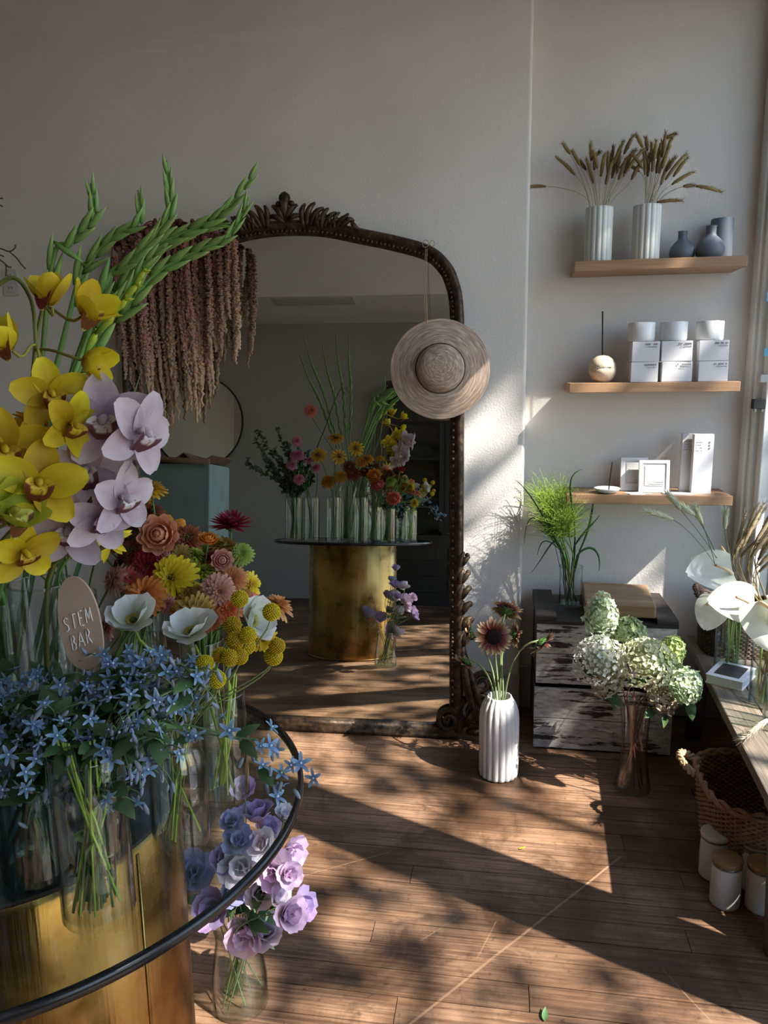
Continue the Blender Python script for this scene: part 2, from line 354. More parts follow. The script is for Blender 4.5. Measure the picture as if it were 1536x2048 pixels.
# mirror wall with a rounded outer corner, then the recess holding the shelves
b = MB(); R0 = .014; CXN = .082; prof = [(LX-.1, WY)]
for k in range(7):
    a = -PI/2+PI/2*k/6; prof.append((CXN-R0+R0*math.cos(a), WY+R0+R0*math.sin(a)))
prof += [(CXN, RY+.12), (LX-.1, RY+.12)]
N = len(prof); vs = [(x, y, z) for z in (-.02, CZ) for x, y in prof]
b.add(vs, [(i, (i+1) % N, N+(i+1) % N, N+i) for i in range(N)]+[tuple(range(N-1, -1, -1)), tuple(range(N, 2*N))])
wb = struct(b.build('wall_back', 'wall', smooth=True))
m = wb.modifiers.new('n', 'EDGE_SPLIT'); m.split_angle = math.radians(40)
# slight plaster step running along the top of the mirror wall
b = MB(); b.add([(LX, WY, 2.79), (CXN-.9, WY, 2.80), (CXN-.9, WY-.012, 2.83), (LX, WY-.012, 2.82), (LX, WY-.012, CZ), (CXN-.9, WY-.012, CZ), (CXN-.7, WY+.001, CZ), (CXN-.7, WY+.001, 2.81)],
      [(0, 1, 2, 3), (3, 2, 5, 4), (1, 7, 6, 5, 2)])
b.build('plaster_step', 'wall', wb, smooth=False)
struct(box_obj('wall_recess', ((CXN+WX)/2+.1, RY+.06, CZ/2), (WX-CXN+.4, .12, CZ), 'wall'))
struct(box_obj('wall_left', (LX-.06, (BY+RY)/2, CZ/2), (.12, RY-BY+.4, CZ), 'wall'))
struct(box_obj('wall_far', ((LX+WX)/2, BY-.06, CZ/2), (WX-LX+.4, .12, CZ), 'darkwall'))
struct(box_obj('ceiling', ((LX+WX)/2, (BY+RY)/2, CZ+.06), (WX-LX+.5, RY-BY+.5, .12), 'ceil'))
struct(box_obj('trim_soffit', ((LX+WX)/2, -1.49, (3.0+CZ)/2), (WX-LX, 1.02, CZ-3.0), 'ceil'))
struct(box_obj('baseboard_back', ((LX+CXN)/2, WY-.009, .10), (CXN-LX, .018, .20), 'trim', bevel=.004))
struct(box_obj('baseboard_recess', ((CXN+WX)/2, RY-.009, .10), (WX-CXN, .018, .20), 'trim', bevel=.004))
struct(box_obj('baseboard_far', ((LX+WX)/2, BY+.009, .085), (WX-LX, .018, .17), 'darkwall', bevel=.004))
# window wall: low bulkhead, posts, head; big panes and a glazed door
wr = struct(box_obj('wall_right', (WX+.07, (BY+RY)/2, (2.92+CZ)/2), (.14, RY-BY+.3, CZ-2.92), 'wall'))
for y0, y1, z0, z1 in ((3.13, RY+.1, 0, 2.92), (1.45, 3.13, 0, .45), (1.45, 1.62, .45, 2.92), (.28, .42, 0, 2.92), (-1.0, .28, 0, .45), (BY-.1, -1.0, 0, 2.92), (.42, 1.45, 0, .05)):
    box_obj('wall_pier', (WX+.07, (y0+y1)/2, (z0+z1)/2), (.14, y1-y0, z1-z0), 'frametrim' if y1-y0 < .2 else 'wall', wr)
def window(name, y0, y1, z0, z1, bars):
    o = struct(empty(name, (WX+.05, (y0+y1)/2, z0))); t = .045
    for yy in (y0+t/2, y1-t/2): box_obj('stile', (WX+.05, yy, (z0+z1)/2), (.06, t, z1-z0), 'frametrim', o, bevel=.004)
    for zz in [z0+t/2, z1-t/2]+bars: box_obj('rail', (WX+.05, (y0+y1)/2, zz), (.05, y1-y0-2*t, t), 'frametrim', o, bevel=.004)
    box_obj('pane', (WX+.055, (y0+y1)/2, (z0+z1)/2), (.006, y1-y0-2*t, z1-z0-2*t), 'windowglass', o)
    return o
window('window_1', 1.62, 3.13, .45, 2.92, []); window('window_2', -1.0, .28, .45, 2.92, [2.3])
d1 = window('door_1', .42, 1.45, .05, 2.92, [2.3])
# inner casing of the window beside the shelves
b = struct(empty('trim_1', (.985, 3.0, 0)))
for i, (xx, yy, wx, wy, z0, z1) in enumerate(((.998, 3.215, .10, .07, 0, 2.95), (.985, 3.168, .045, .026, .20, 2.95), (1.018, 3.135, .06, .05, .2, 2.95))):
    box_obj('casing_board', (xx, yy, (z0+z1)/2), (wx, wy, z1-z0), 'frametrim', b, bevel=.004)
# the street outside
struct(box_obj('ground_street', (12, 0, -.2), (21.6, 40, .1), 'pavement'))

# ---------------------------------------------------------------- street tree outside the window (its leaves dapple the sun)
tr = empty('street_tree', (6.2, -.4, -.15), 'leafy street tree outside the shop window', 'tree')
b = MB(); b.tube(catmull([(6.2, -.4, -.15), (6.15, -.45, 1.5), (6.25, -.35, 3.0), (6.3, -.5, 4.2), (6.2, -.4, 5.2)]), [.16-.0045*i for i in range(25)], 8, hx('4b3d31')); b.build('trunk', 'bark', tr)
b = MB(); rt_ = random.Random(3); br = []
for k in range(26):
    z0 = rt_.uniform(2.6, 4.9); a = rt_.uniform(0, 2*PI); L = rt_.uniform(1.2, 2.4)
    e = Vector((6.2+math.cos(a)*L, -.4+math.sin(a)*L*1.2, z0+rt_.uniform(.5, 1.3)))
    b.tube(bez((6.2, -.4, z0), (6.2+math.cos(a)*.5, -.4+math.sin(a)*.5, z0+.2), e-Vector((0, 0, .3)), e, 6), [.05, .045, .04, .03, .025, .02, .012], 5, hx('4b3d31'))
b.build('branches', 'bark', tr, kind='stuff')
b = MB(); cnt = 0; LD = Vector((1, -.45, 1.1))
def cover(Yw, zw):
    if Yw > 2.84: c = .30 if zw < 1.42 else (.62 if zw < 2.0 else .97)
    elif Yw > 2.45: c = .88 if zw < 1.92 else (.34 if zw < 2.45 else .95)
    elif Yw > 1.5: c = .015 if zw < 1.3 else (.40 if zw < 2.1 else (.72 if Yw < 1.9 or zw < 2.35 else .95))
    else: c = .02 if zw < .75 else .30 if zw < 1.1 else (.42 if zw < 2.2 else .80)
    g = math.sin(5.3*Yw+1.1+1.7*math.sin(3.1*zw))*math.sin(6.1*zw+.7+1.3*math.sin(4.2*Yw))
    return min(.975, max(0, c*(1+.75*g)))
for k in range(11000):
    Yw, zw, t = rt_.uniform(-1.6, 3.5), rt_.uniform(.2, 3.3), rt_.uniform(3.4, 5.6)
    if rt_.random() < -math.log(1-cover(Yw, zw))/3.7:
        p = Vector((1.05, Yw, zw))+LD*t; M = frame(p, (rt_.gauss(0, 1), rt_.gauss(0, 1), rt_.gauss(.6, 1)), rt_.uniform(0, 6), 1)
        b.petal(M, rt_.uniform(.12, .19), rt_.uniform(.07, .11), 'point', .3, 0, .1, 3, 1, c0=hx('3c5a24'), c1=hx('5d7d33'))
b.build('foliage', 'leaf', tr, kind='stuff')

# ---------------------------------------------------------------- the big leaning mirror
TH, AL = math.radians(5.4), math.radians(1.75)
MN = Vector((math.sin(AL)*math.cos(TH), -math.cos(AL)*math.cos(TH), math.sin(TH))); MU = Vector((math.cos(AL), math.sin(AL), 0)); MV = MN.cross(MU)
if MV.z < 0: MV = -MV
MP = Vector((-.875, 2.90, .0))
def inmir(x, y, Y):                                   # where a thing seen in the mirror really stands, at depth Y
    d = ray(x, y); q = CAM+d*((MP-CAM).dot(MN)/d.dot(MN)); d2 = d-MN*(2*d.dot(MN)); return q+d2*((Y-q.y)/d2.y)
def muv(u, v, w_=0): return MP+MU*u+MV*v+MN*w_
mir = empty('floor_mirror', MP, 'tall arched floor mirror in a carved dark bronze frame leaning on the wall', 'mirror')
half = [(0, 2.087), (.15, 2.077), (.296, 2.045), (.437, 2.012), (.56, 1.974), (.62, 1.93), (.662, 1.86), (.686, 1.71), (.69, 1.2), (.692, .6), (.695, .03)]
path2 = [(-u, v) for u, v in half[:0:-1]]+half
pth = catmull([(u, v, 0) for u, v in path2], 6)
b = MB(); poly = [tuple(muv(p.x, max(p.y, .03), .004)) for p in pth]; b.add(poly, [tuple(range(len(poly)))]); b.build('glass', 'mirrorglass', mir, smooth=False)
b = MB(); poly2 = [tuple(muv(p.x, p.y, -.012)) for p in pth]; K = len(poly); b.add([tuple(muv(p.x, p.y, .0)) for p in pth]+poly2, [tuple(range(K)), tuple(range(2*K-1, K-1, -1))]+[(i, (i+1) % K, K+(i+1) % K, K+i) for i in range(K)]); b.build('backing_board', 'blackmatte', mir, smooth=False)
def sweep(b, pts, prof, off=0):
    N = len(pts); n_ = len(prof); vs = []
    for i, p in enumerate(pts):
        t = (pts[min(i+1, N-1)]-pts[max(i-1, 0)]).normalized(); nx, ny = -t.y, t.x
        for a, w_ in prof: vs.append(tuple(muv(p.x+nx*(a+off), p.y+ny*(a+off), w_)))
    fs = [(i*n_+k, i*n_+(k+1) % n_, (i+1)*n_+(k+1) % n_, (i+1)*n_+k) for i in range(N-1) for k in range(n_)]
    b.add(vs, fs+[tuple(range(n_-1, -1, -1)), tuple((N-1)*n_+k for k in range(n_))])
b = MB(); sweep(b, pth, [(-.026, -.01), (-.028, .012), (-.020, .022), (-.010, .024), (-.002, .034), (.010, .040), (.020, .036), (.028, .022), (.028, -.01)])
b.build('frame_moulding', 'bronze', mir)
b = MB(); d = 0; last = pth[0]; ph2 = catmull([(u, v, 0) for u, v in path2], 40); dn = 0
for i in range(1, len(ph2)-1):
    dn += (ph2[i]-ph2[i-1]).length
    if dn > .0165:
        dn = 0; t = (ph2[i+1]-ph2[i-1]).normalized(); b.ball(muv(ph2[i].x+t.y*.015, ph2[i].y-t.x*.015, .026), .0072, 6, 4)
b.build('beading', 'bronze', mir, kind='stuff')
b = MB(); pb = [Vector((-.70, .028, 0)), Vector((.70, .028, 0))]; sweep(b, pb, [(-.028, -.012), (-.028, .03), (-.012, .036), (.0, .028), (.014, .034), (.026, .02), (.026, -.012)]); b.build('bottom_rail', 'bronze', mir)
def lobe(b, u, v, ang, L, W, curl=.9, w0=.02, n=7):
    pts = []; x, y, a = u, v, ang
    for i in range(n+1):
        k = i/n; pts.append(muv(x, y, w0+.022*math.sin(PI*k*.8))); x += L/n*math.cos(a); y += L/n*math.sin(a); a += curl/n*(.3+1.4*k)
    b.tube(pts, [W*max(.18, math.sin(PI*(.12+.78*i/n))**.7) for i in range(n+1)], 7, flat=1.0)
for s in (-1, 1):
    for (u0, v0, a, L, W, c) in [(.045, 2.115, 1.9, .07, .011, -1.2)]: pass
b = MB()                                             # central palmette
for a, L, W, c in ((PI/2, .115, .018, 0), (PI/2+.42, .085, .013, .9), (PI/2-.42, .085, .013, -.9), (PI/2+.95, .075, .011, 1.3), (PI/2-.95, .075, .011, -1.3)): lobe(b, 0, 2.10, a, L, W, c, .03)
b.ball(muv(0, 2.192, .045), .024, 9, 6); b.ball(muv(-.027, 2.172, .04), .013, 8, 5); b.ball(muv(.027, 2.172, .04), .013, 8, 5); b.build('crest_palmette', 'bronze', mir)
for s in (-1, 1):
    for (u, v, k) in ((.105, 2.085, 1.0), (.165, 2.075, .85), (.215, 2.07, .7)):
        b = MB()
        for j, (da, L, W) in enumerate(((.15, .085, .012), (.45, .095, .013), (.8, .09, .012), (1.15, .075, .011))):
            an = (PI/2+.35-da) if s > 0 else (PI/2-.35+da); lobe(b, s*(u-.03+.012*j), v, an, L*k, W*k, -s*1.1, .03)
        b.build('crest_leaf', 'bronze', mir)
    b = MB(); lobe(b, s*.20, 2.085, .35 if s > 0 else PI-.35, .07, .010, s*.9, .03); lobe(b, s*.235, 2.075, 1.0 if s > 0 else PI-1.0, .055, .012, -s*2.2, .03); lobe(b, s*.30, 2.062, PI-.5 if s > 0 else .5, .05, .010, -s*1.6, .03); b.build('crest_scroll', 'bronze', mir)
    for i, v in enumerate((.765, .695, .63, .565, .50, .43)):          # stacked side leaves
        b = MB(); g = .8+.08*i
        lobe(b, s*.712, v-.045, (PI/2-.30) if s > 0 else (PI/2+.30), .070*g, .016*g, -s*1.3, .012); lobe(b, s*.702, v-.065, (PI/2-.05) if s > 0 else (PI/2+.05), .085, .013, -s*.7, .014); b.ball(muv(s*(.735+.004*i), v+.004, .024), .013*g, 8, 5)
        b.build('side_leaf', 'bronze', mir)
    b = MB(); lobe(b, s*.715, .42, -PI/2+s*.1, .36, .020, s*.35, .014, 12); lobe(b, s*.73, .36, -PI/2+s*.28, .30, .015, s*.2, .018, 10); b.build('side_volute', 'bronze', mir)
    for (cu, cv, r0, r1, tn) in ((.775, .115, .085, .012, 2.2), (.665, .075, .055, .010, 1.8), (.80, .24, .05, .010, 1.6)):
        b = MB(); pts = []; rs = []
        for i in range(40):
            k = i/39; r = r0*(1-k)+r1*k; a = (-.6+tn*2*PI*k); pts.append(muv(s*(cu+r*math.cos(a)), max(.02, cv+r*math.sin(a)), .02+.015*k)); rs.append(.015*(1-.4*k))
        b.tube(pts, rs, 7); b.build('foot_scroll', 'bronze', mir)
    b = MB(); lobe(b, s*.74, .03, .2 if s > 0 else PI-.2, .11, .02, s*.8, .02); lobe(b, s*.72, .05, .9 if s > 0 else PI-.9, .13, .016, s*.6, .02); b.build('foot_leaf', 'bronze', mir)

# ---------------------------------------------------------------- straw hat on a string
hat_c = at(880, 738, 2.955); hn = (MN+Vector((.10, 0, .02))).normalized()
HM = frame(hat_c, hn, 0, 1); hat = place('straw_hat', MB().lathe([(.0005, 0)]*1+[(.001, 0)], 3).mesh('x', 'straw'), HM) if False else empty('straw_hat', hat_c, 'woven straw sun hat hanging by a cord over the mirror edge', 'hat')
WMh = HM
pr = []
for i in range(41):
    r = .090+.103*i/40; pr.append((r, .010+.012*math.cos((r-.09)/.103*PI*.9)+.0012*math.sin(i*PI)))
prb = pr+[(r, z-.004) for r, z in pr[::-1]]
b = MB(); b.lathe(prb, 72, closed=True); place('brim', b.mesh('brim', 'straw'), HM, hat)
cr_ = [(.094, .012), (.093, .022), (.0915, .036), (.088, .052), (.080, .066), (.066, .076), (.046, .081), (.022, .083), (.0006, .0835)]
b = MB(); b.lathe(cr_, 56); place('crown', b.mesh('crown', 'straw'), HM, hat)
b = MB(); b.tube([HM @ Vector((.0955*math.cos(a), .0955*math.sin(a), .021)) for a in [2*PI*k/48 for k in range(49)]], .0022, 5); b.build('hat_cord', 'blackmatte', hat)
b = MB(); hk = muv(.575, 1.99, .045); hat_top = hat_c+MV*.10-hn*.004
b.tube(bez(hk+Vector((-.012, 0, -.012)), hk+Vector((-.02, -.01, -.15)), hat_top+Vector((-.06, -.008, .25)), hat_top+Vector((-.055, 0, 0)), 14), .0013, 5)
b.tube(bez(hk+Vector((-.006, 0, -.012)), hk+Vector((-.012, -.012, -.15)), hat_top+Vector((-.05, -.012, .25)), hat_top+Vector((-.05, 0, 0)), 14), .0013, 5); b.build('hanging_string', 'rope', hat)
b = MB()
for cx_, sz in ((-.012, 1), (.014, .8)): b.tube([hk+MU*(cx_+.012*sz*math.cos(a))+MV*(.014*sz*math.sin(a)+.006)+MN*.006 for a in [2*PI*k/14 for k in range(15)]], .0016, 5)
b.build('string_bow', 'rope', hat)

# ---------------------------------------------------------------- hanging amaranth tassels
am = empty('hanging_amaranth', muv(-.45, 2.0, .05), 'bunch of dusty red-brown hanging amaranth draped over the mirror corner', 'flowers')
ra = random.Random(5); variants = []
for k in range(6):
    b = MB(); pts = []; rs = []; n_ = 64
    for i in range(n_+1):
        t = i/n_; pts.append((ra.gauss(0, .0016)+.006*math.sin(t*5+k), ra.gauss(0, .0016), -t)); e = 1 if t < .8 else 1-(t-.8)*2.6
        rs.append(max(.0022, (.0080 if i % 2 else .0050)*ra.uniform(.7, 1.3)*e))
    b.tube(pts, rs, 7, lambda t: tuple(a+(c-a)*t**1.5 for a, c in zip(hx('855a4c'), hx('b8977a'))))
    for i in range(240):                             # knobbly flower clumps
        t = ra.random()*.93; a = ra.uniform(0, 2*PI); e = 1 if t < .8 else .6
        cc = tuple(x*ra.uniform(.75, 1.2) for x in (a_+(c_-a_)*t**1.5 for a_, c_ in zip(hx('946656'), hx('c6a486'))))
        b.ball((.0075*math.cos(a)*e+.006*math.sin(t*5+k), .0075*math.sin(a)*e, -t), .0046*ra.uniform(.7, 1.25)*e, 5, 3, cc, (1, 1, 2.0))
    variants.append(b.mesh('tassel', 'dry'))
ends = [(222, 560, 700), (232, 520, 760), (240, 500, 790), (250, 490, 782), (262, 480, 800), (274, 474, 795), (285, 470, 825), (295, 466, 838), (306, 465, 835), (315, 470, 880), (322, 462, 862), (332, 463, 840), (341, 468, 800), (352, 462, 822), (360, 470, 824), (369, 460, 846), (376, 470, 838), (385, 466, 815), (394, 462, 770), (404, 470, 795), (408, 462, 790), (418, 468, 705), (427, 470, 690), (437, 474, 650), (446, 478, 640), (452, 470, 640), (462, 476, 730), (468, 486, 700), (330, 480, 780), (345, 480, 760), (300, 490, 780), (280, 500, 780), (390, 480, 700), (411, 480, 722), (430, 480, 715), (256, 510, 740), (268, 500, 770), (372, 480, 780), (318, 480, 800), (288, 490, 800), (400, 480, 650), (440, 480, 668), (358, 490, 742), (381, 490, 760), (247, 540, 770), (325, 500, 720)]
for i, (px, y0, y1) in enumerate(ends):
    Yd = 3.02-.075*ra.random()+(.0 if px > 262 else .015); p0 = at(px, y0-8, Yd); p1 = at(px, y1, Yd); L = (p0.z-p1.z)
    place('tassel', variants[i % 6], Matrix.Translation(p0) @ rot(ra.uniform(0, 6), 'Z') @ Matrix.Diagonal((1.35, 1.35, L, 1)), am)
b = MB()                                             # tangled tops lying over the frame
for i in range(60):
    t = ra.random(); px = 225+240*t; py = 502-34*math.sin(PI*min(1, t*1.1))-ra.uniform(0, 22); p = at(px, py, 3.04-.03*ra.random())
    for k in range(7): b.ball(p+Vector((ra.gauss(0, .012), ra.gauss(0, .008), ra.gauss(0, .008))), ra.uniform(.006, .012), 6, 4, tuple(x*ra.uniform(.7, 1.15) for x in hx('6b4238')))
b.build('tangled_tops', 'dry', am, kind='stuff')
for a_, b_, c_ in (((255, 490), (300, 430), (352, 470)), ((222, 540), (225, 470), (262, 500)), ((275, 480), (290, 445), (330, 450))):
    m_ = MB(); P = [at(*q, 3.0) for q in (a_, b_, c_)]; m_.tube(bez(P[0], P[1], P[1], P[2], 10), .0028, 5, hx('8a4a44')); m_.build('stalk', 'dry', am)

# ---------------------------------------------------------------- round table: glass top, black rim, brass drum
TC, TR, TZ, DR = Vector((-.87, 1.12, 0)), .52, .75, .29
tb = empty('round_table', TC, 'round glass-topped table with a black rim on a brass drum base', 'table')
b = MB(); b.lathe([(DR, .004), (DR, .72), (DR-.006, .728)], 96, TC); dr = b.build('drum', 'brass', tb); dr.modifiers.new('e', 'EDGE_SPLIT').split_angle = math.radians(40)
b = MB(); b.lathe([(.0001, .729), (DR-.006, .729), (DR-.004, .737), (.0001, .737)], 64, TC); b.build('drum_top', 'blackmatte', tb, smooth=False)
b = MB(); b.lathe([(.0001, .738), (TR-.006, .738), (TR-.006, .75), (.0001, .75)], 128, TC); b.build('glass_top', 'tableglass', tb, smooth=False)
b = MB(); b.lathe([(TR-.006, .735), (TR+.001, .735), (TR+.004, .7385), (TR+.004, .749), (TR+.001, .7525), (TR-.006, .7525)], 128, TC, closed=True); b.build('rim', 'blackgloss', tb)
b = MB(); b.lathe([(DR+.002, 0), (DR+.004, .006), (DR+.002, .012), (DR-.002, .012), (DR-.002, 0)], 96, TC, closed=True); b.build('base_ring', 'brass', tb)
b = MB(); b.tube([(TC.x+DR*math.cos(a)*1.001, TC.y+DR*math.sin(a)*1.001, z) for a, z in ((-.28, .005), (-.28, .36), (-.28, .72))], .003, 5); b.build('seam', 'brass', tb)

# ---------------------------------------------------------------- wall shelves and what stands on them
def shelf(z, x0, x1, label):
    t = .038; o = box_obj('wall_shelf', ((x0+x1)/2, 3.15, z-t/2), (x1-x0, .196, t), 'oak', None, 0, .002, label=label, cat='shelf'); return o
Z1, Z2, Z3 = 1.906, 1.450, 1.010
shelf(Z1, .252, .871, 'top oak shelf holding fluted vases of dried grass'); shelf(Z2, .247, .878, 'middle oak shelf holding white boxes and cups')
shelf(Z3, .250, .880, 'lowest oak shelf holding incense dish and white framed cards')
def fl_fn(n_, d): return lambda a, z, r: 1-d*(.5-.5*abs(math.cos(n_*a/2))**.7) if r > .02 else 1
def fluted_vase(name, c, r, h, n_, mat, label, prof=None, group=None):
    o = empty(name, c, label, 'vase', group); b = MB()
    pr = prof or [(r*.93, 0), (r*.98, .004), (r, .012), (r, h-.006), (r*.985, h)]
    b.lathe(pr+[(pr[-1][0]-.006, h), (pr[-1][0]-.008, h*.5), (pr[-1][0]-.01, .012)], n_*10, c, flute=lambda a, z, rr: (1-.07*(1-abs(math.cos(n_*a/2))**.8)) if rr > pr[-1][0]-.004 else 1)
    b.build('body', mat, o); return o
fluted_vase('fluted_vase', (.346, 3.14, Z1), .052, .205, 15, 'sageceramic', 'ribbed pale ceramic vase of dried grass, nearer the wall corner')
fluted_vase('fluted_vase', (.523, 3.14, Z1), .052, .205, 15, 'sageceramic', 'ribbed pale ceramic vase of dried grass, beside the grey bottles')
def lathe_thing(name, c, prof, mat, label, cat, n_=40, group=None):
    b = MB(); b.lathe(prof, n_, c); o = b.build(name, mat, None, label=label, cat=cat, group=group)
    o.modifiers.new('e', 'EDGE_SPLIT').split_angle = math.radians(50); return o
bot = lambda s, h: [(.030*s, 0), (.040*s, .006), (.046*s, .022*s), (.047*s, .034*s), (.042*s, .050*s), (.030*s, .066*s), (.019*s, .076*s), (.0165*s, .082*s), (.0165*s, h-.003), (.0185*s, h), (.013*s, h), (.012*s, h-.03)]
lathe_thing('bottle_vase', (.659, 3.15, Z1), bot(1.0, .108), 'greyceramic', 'small grey bottle vase left of the other grey vases', 'vase')
lathe_thing('bottle_vase', (.755, 3.125, Z1), bot(1.1, .12), 'greyceramic', 'small grey bottle vase in front of the grey cylinder', 'vase')
lathe_thing('cylinder_vase', (.808, 3.185, Z1), [(.038, 0), (.041, .004), (.041, .150), (.040, .153), (.036, .153), (.035, .02)], 'greyceramic', 'tall plain grey cylinder vase behind the bottle vase', 'vase')
# middle shelf
bh = empty('incense_holder', (.379, 3.13, Z2), 'round beige stone incense ball with one black stick', 'incense holder')
b = MB(); b.lathe([(.016, 0), (.030, .004), (.042, .014), (.0515, .035), (.053, .053), (.0515, .0545), (.0525, .056), (.049, .074), (.038, .092), (.022, .103), (.006, .106), (.0001, .106)], 40, (.379, 3.13, Z2)); b.build('ball', 'stone', bh)
b = MB(); b.tube([(.377, 3.13, Z2+.10), (.374, 3.13, Z2+.20), (.371, 3.13, Z2+.275)], .0030, 6); b.build('incense_stick', 'incense', bh)
for i in range(9): box_obj('engraved_letter', (.352+.0065*i, 3.13-.0515+.0008*abs(i-4), Z2+.058), (.0035, .002, .005), 'ink', bh)
def print_row(parent, x0, x1, y, z, h, n_, seed):
    r_ = random.Random(seed); b = MB(); s = (x1-x0)/n_
    for i in range(n_):
        if r_.random() < .12: continue
        b.box((x0+s*(i+.5), y, z), (s*.55, .0006, h*r_.uniform(.8, 1.1)))
    b.build('printed_line', 'ink', parent, smooth=False, kind='stuff')
cols = [(.478, .579, 'left'), (.592, .704, 'middle'), (.727, .834, 'right')]
for i, (x0, x1, nm) in enumerate(cols):
    for j in range(2):
        z0 = Z2+.0775*j; xs = .004*(j if i == 0 else -j*.3)
        o = box_obj('candle_box', ((x0+x1)/2+xs, 3.12, z0+.0385), (x1-x0, .10, .076), 'card', None, (-.03 if j else .02)*(1 if i != 2 else .4), .0015,
                    label=f"white candle box, {'upper' if j else 'lower'} of the {nm} stack on the middle shelf", cat='box')
        WM[o.name] = Matrix(); print_row(o, (x0+x1)/2+.0, x1-.006, 3.069-.0015, z0+.066, .006, 9, i*2+j); print_row(o, (x0+x1)/2+.01, x1-.006, 3.069-.0015, z0+.056, .003, 12, i*2+j+9)
    cx_ = (x0+x1)/2-.008; zc = Z2+.155
    lathe_thing('candle_cup', (cx_, 3.125, zc), [(.045, 0), (.049, .003), (.0505, .010), (.051, .070), (.050, .072), (.0475, .072), (.0465, .02), (.0001, .018)], 'whiteglaze', f'white glazed candle cup on top of the {nm} box stack', 'cup')
# lowest shelf
dh = empty('incense_dish', (.412, 3.10, Z3), 'small white dish holding a leaning dark incense stick', 'dish')
b = MB(); b.lathe([(.022, 0), (.036, .003), (.049, .014), (.052, .020), (.0505, .021), (.046, .014), (.034, .006), (.0001, .005)], 40, (.412, 3.10, Z3)); b.build('dish', 'whiteglaze', dh)
b = MB(); b.tube([(.418, 3.10, Z3+.006), (.428, 3.10, Z3+.125)], .0024, 6); b.build('incense_stick', 'incense', dh)
def framed(name, x0, x1, y, h, label, tilt=.12):
    M = Matrix.Translation((0, y, Z3)) @ rot(-tilt, 'X'); o = empty(name, ((x0+x1)/2, y, Z3), label, 'box')
    b = MB(); b.box(((x0+x1)/2, 0, h/2), (x1-x0, .016, h), M=M); b.build('box_body', 'card', o, smooth=False)
    for s in (0, 1): b = MB(); b.box(((x0+.006) if s == 0 else (x1-.006), -.009, h/2), (.012, .006, h), M=M); b.build('raised_edge', 'whiteglaze', o, smooth=False)
    for s in (0, 1): b = MB(); b.box(((x0+x1)/2, -.009, .006 if s == 0 else h-.006), (x1-x0-.024, .006, .012), M=M); b.build('raised_edge', 'whiteglaze', o, smooth=False)
    b = MB(); b.box(((x0+x1)/2, -.0092, h*.52), (x1-x0-.044, .002, h-.05), M=M); b.build('inset_card', 'cardgrey', o, smooth=False)
    b = MB(); [b.box((x1-.05+.006*i, -.0106, .042), (.0035, .0008, .003), M=M) for i in range(5)]; [b.box((x1-.075+.006*i, -.0106, .034), (.0035, .0008, .0025), M=M) for i in range(9)]; b.build('printed_line', 'ink', o, smooth=False, kind='stuff')
framed('framed_card', .472, .578, 3.165, .135, 'white framed card leaning on the wall behind the other card'); framed('framed_card', .538, .655, 3.125, .130, 'white framed card leaning in front on the lowest shelf')
for x0, x1, y_, lb in ((.700, .765, 3.155, 'tall narrow white incense box, the left rear one of the pair'), (.735, .809, 3.115, 'tall narrow white incense box, the front right one of the pair')):
    o = box_obj('incense_box', ((x0+x1)/2, y_, Z3+.118), (x1-x0, .032, .236), 'card', None, .02, .001, label=lb, cat='box')
    for r in range(4): print_row(o, x0+.006, x0+.032, y_-.0168, Z3+.205-.011*r, .003, 5, r)
    if x0 > .72:
        for r in range(3): print_row(o, x1-.02, x1-.012, y_-.0168, Z3+.205-.012*r, .007, 1, 40+r)
box_obj('paper_card', (.52, 3.085, Z3+.0015), (.06, .05, .003), 'card', None, .2, label='small white paper card lying before the framed cards', cat='card')
box_obj('paper_card', (.68, 3.09, Z3+.002), (.11, .055, .004), 'card', None, -.05, label='flat white card lying before the tall incense boxes', cat='card')
b = MB(); b.tube([Vector((.47+.011*i, 3.072+.006*math.sin(i*2.1), Z3+.003+.001*(i % 2))) for i in range(11)], .0018, 5); b.build('twine', 'card', None, label='short loose white twine on the lowest shelf edge', cat='string')
# things on the window casing
for (px, py, wd, ht, mt, lb) in ((1531, 594, .02, .035, 'sticker', 'small pale blue sticker highest on the window frame'), (1534, 650, .02, .03, 'stickergreen', 'small green sticker on the window frame'), (1530, 704, .035, .03, 'sticker', 'blue and green sticker on the window frame above the clip')):
    p = at(px, py, 3.12); box_obj('sticker', (p.x+.012, 3.112, p.z), (wd, .003, ht), mt, None, 0, label=lb, cat='sticker')
p = at(1518, 808, 3.12); cl = empty('binder_clip', (p.x, 3.12, p.z), 'black clip fixed to the window casing near the shelves', 'clip')
box_obj('clip_body', (p.x, 3.125, p.z), (.048, .03, .038), 'blackmatte', cl, 0, .003); box_obj('clip_tab', (p.x-.014, 3.115, p.z-.024), (.008, .01, .012), 'steel', cl); box_obj('clip_tab', (p.x+.012, 3.115, p.z-.024), (.008, .01, .010), 'steel', cl)
p = at(1527, 757, 3.12); box_obj('door_latch', (p.x, 3.125, p.z), (.03, .03, .03), 'plastic', None, 0, .003, label='white plastic latch on the window casing above the clip', cat='latch')
p = at(22, 565, WY); ou = empty('wall_outlet', (p.x, WY, p.z), 'white wall socket half hidden behind the orchid stems', 'socket')
box_obj('cover_plate', (p.x, WY-.003, p.z), (.072, .006, .115), 'plastic', ou, 0, .002)
for dz in (.026, -.026):
    s_ = box_obj('receptacle', (p.x, WY-.0075, p.z+dz), (.034, .004, .030), 'plastic', ou, 0, .003)
    for dx in (-.007, .007): box_obj('slot', (p.x+dx, WY-.0097, p.z+dz+.003), (.0025, .001, .009), 'blackmatte', s_)

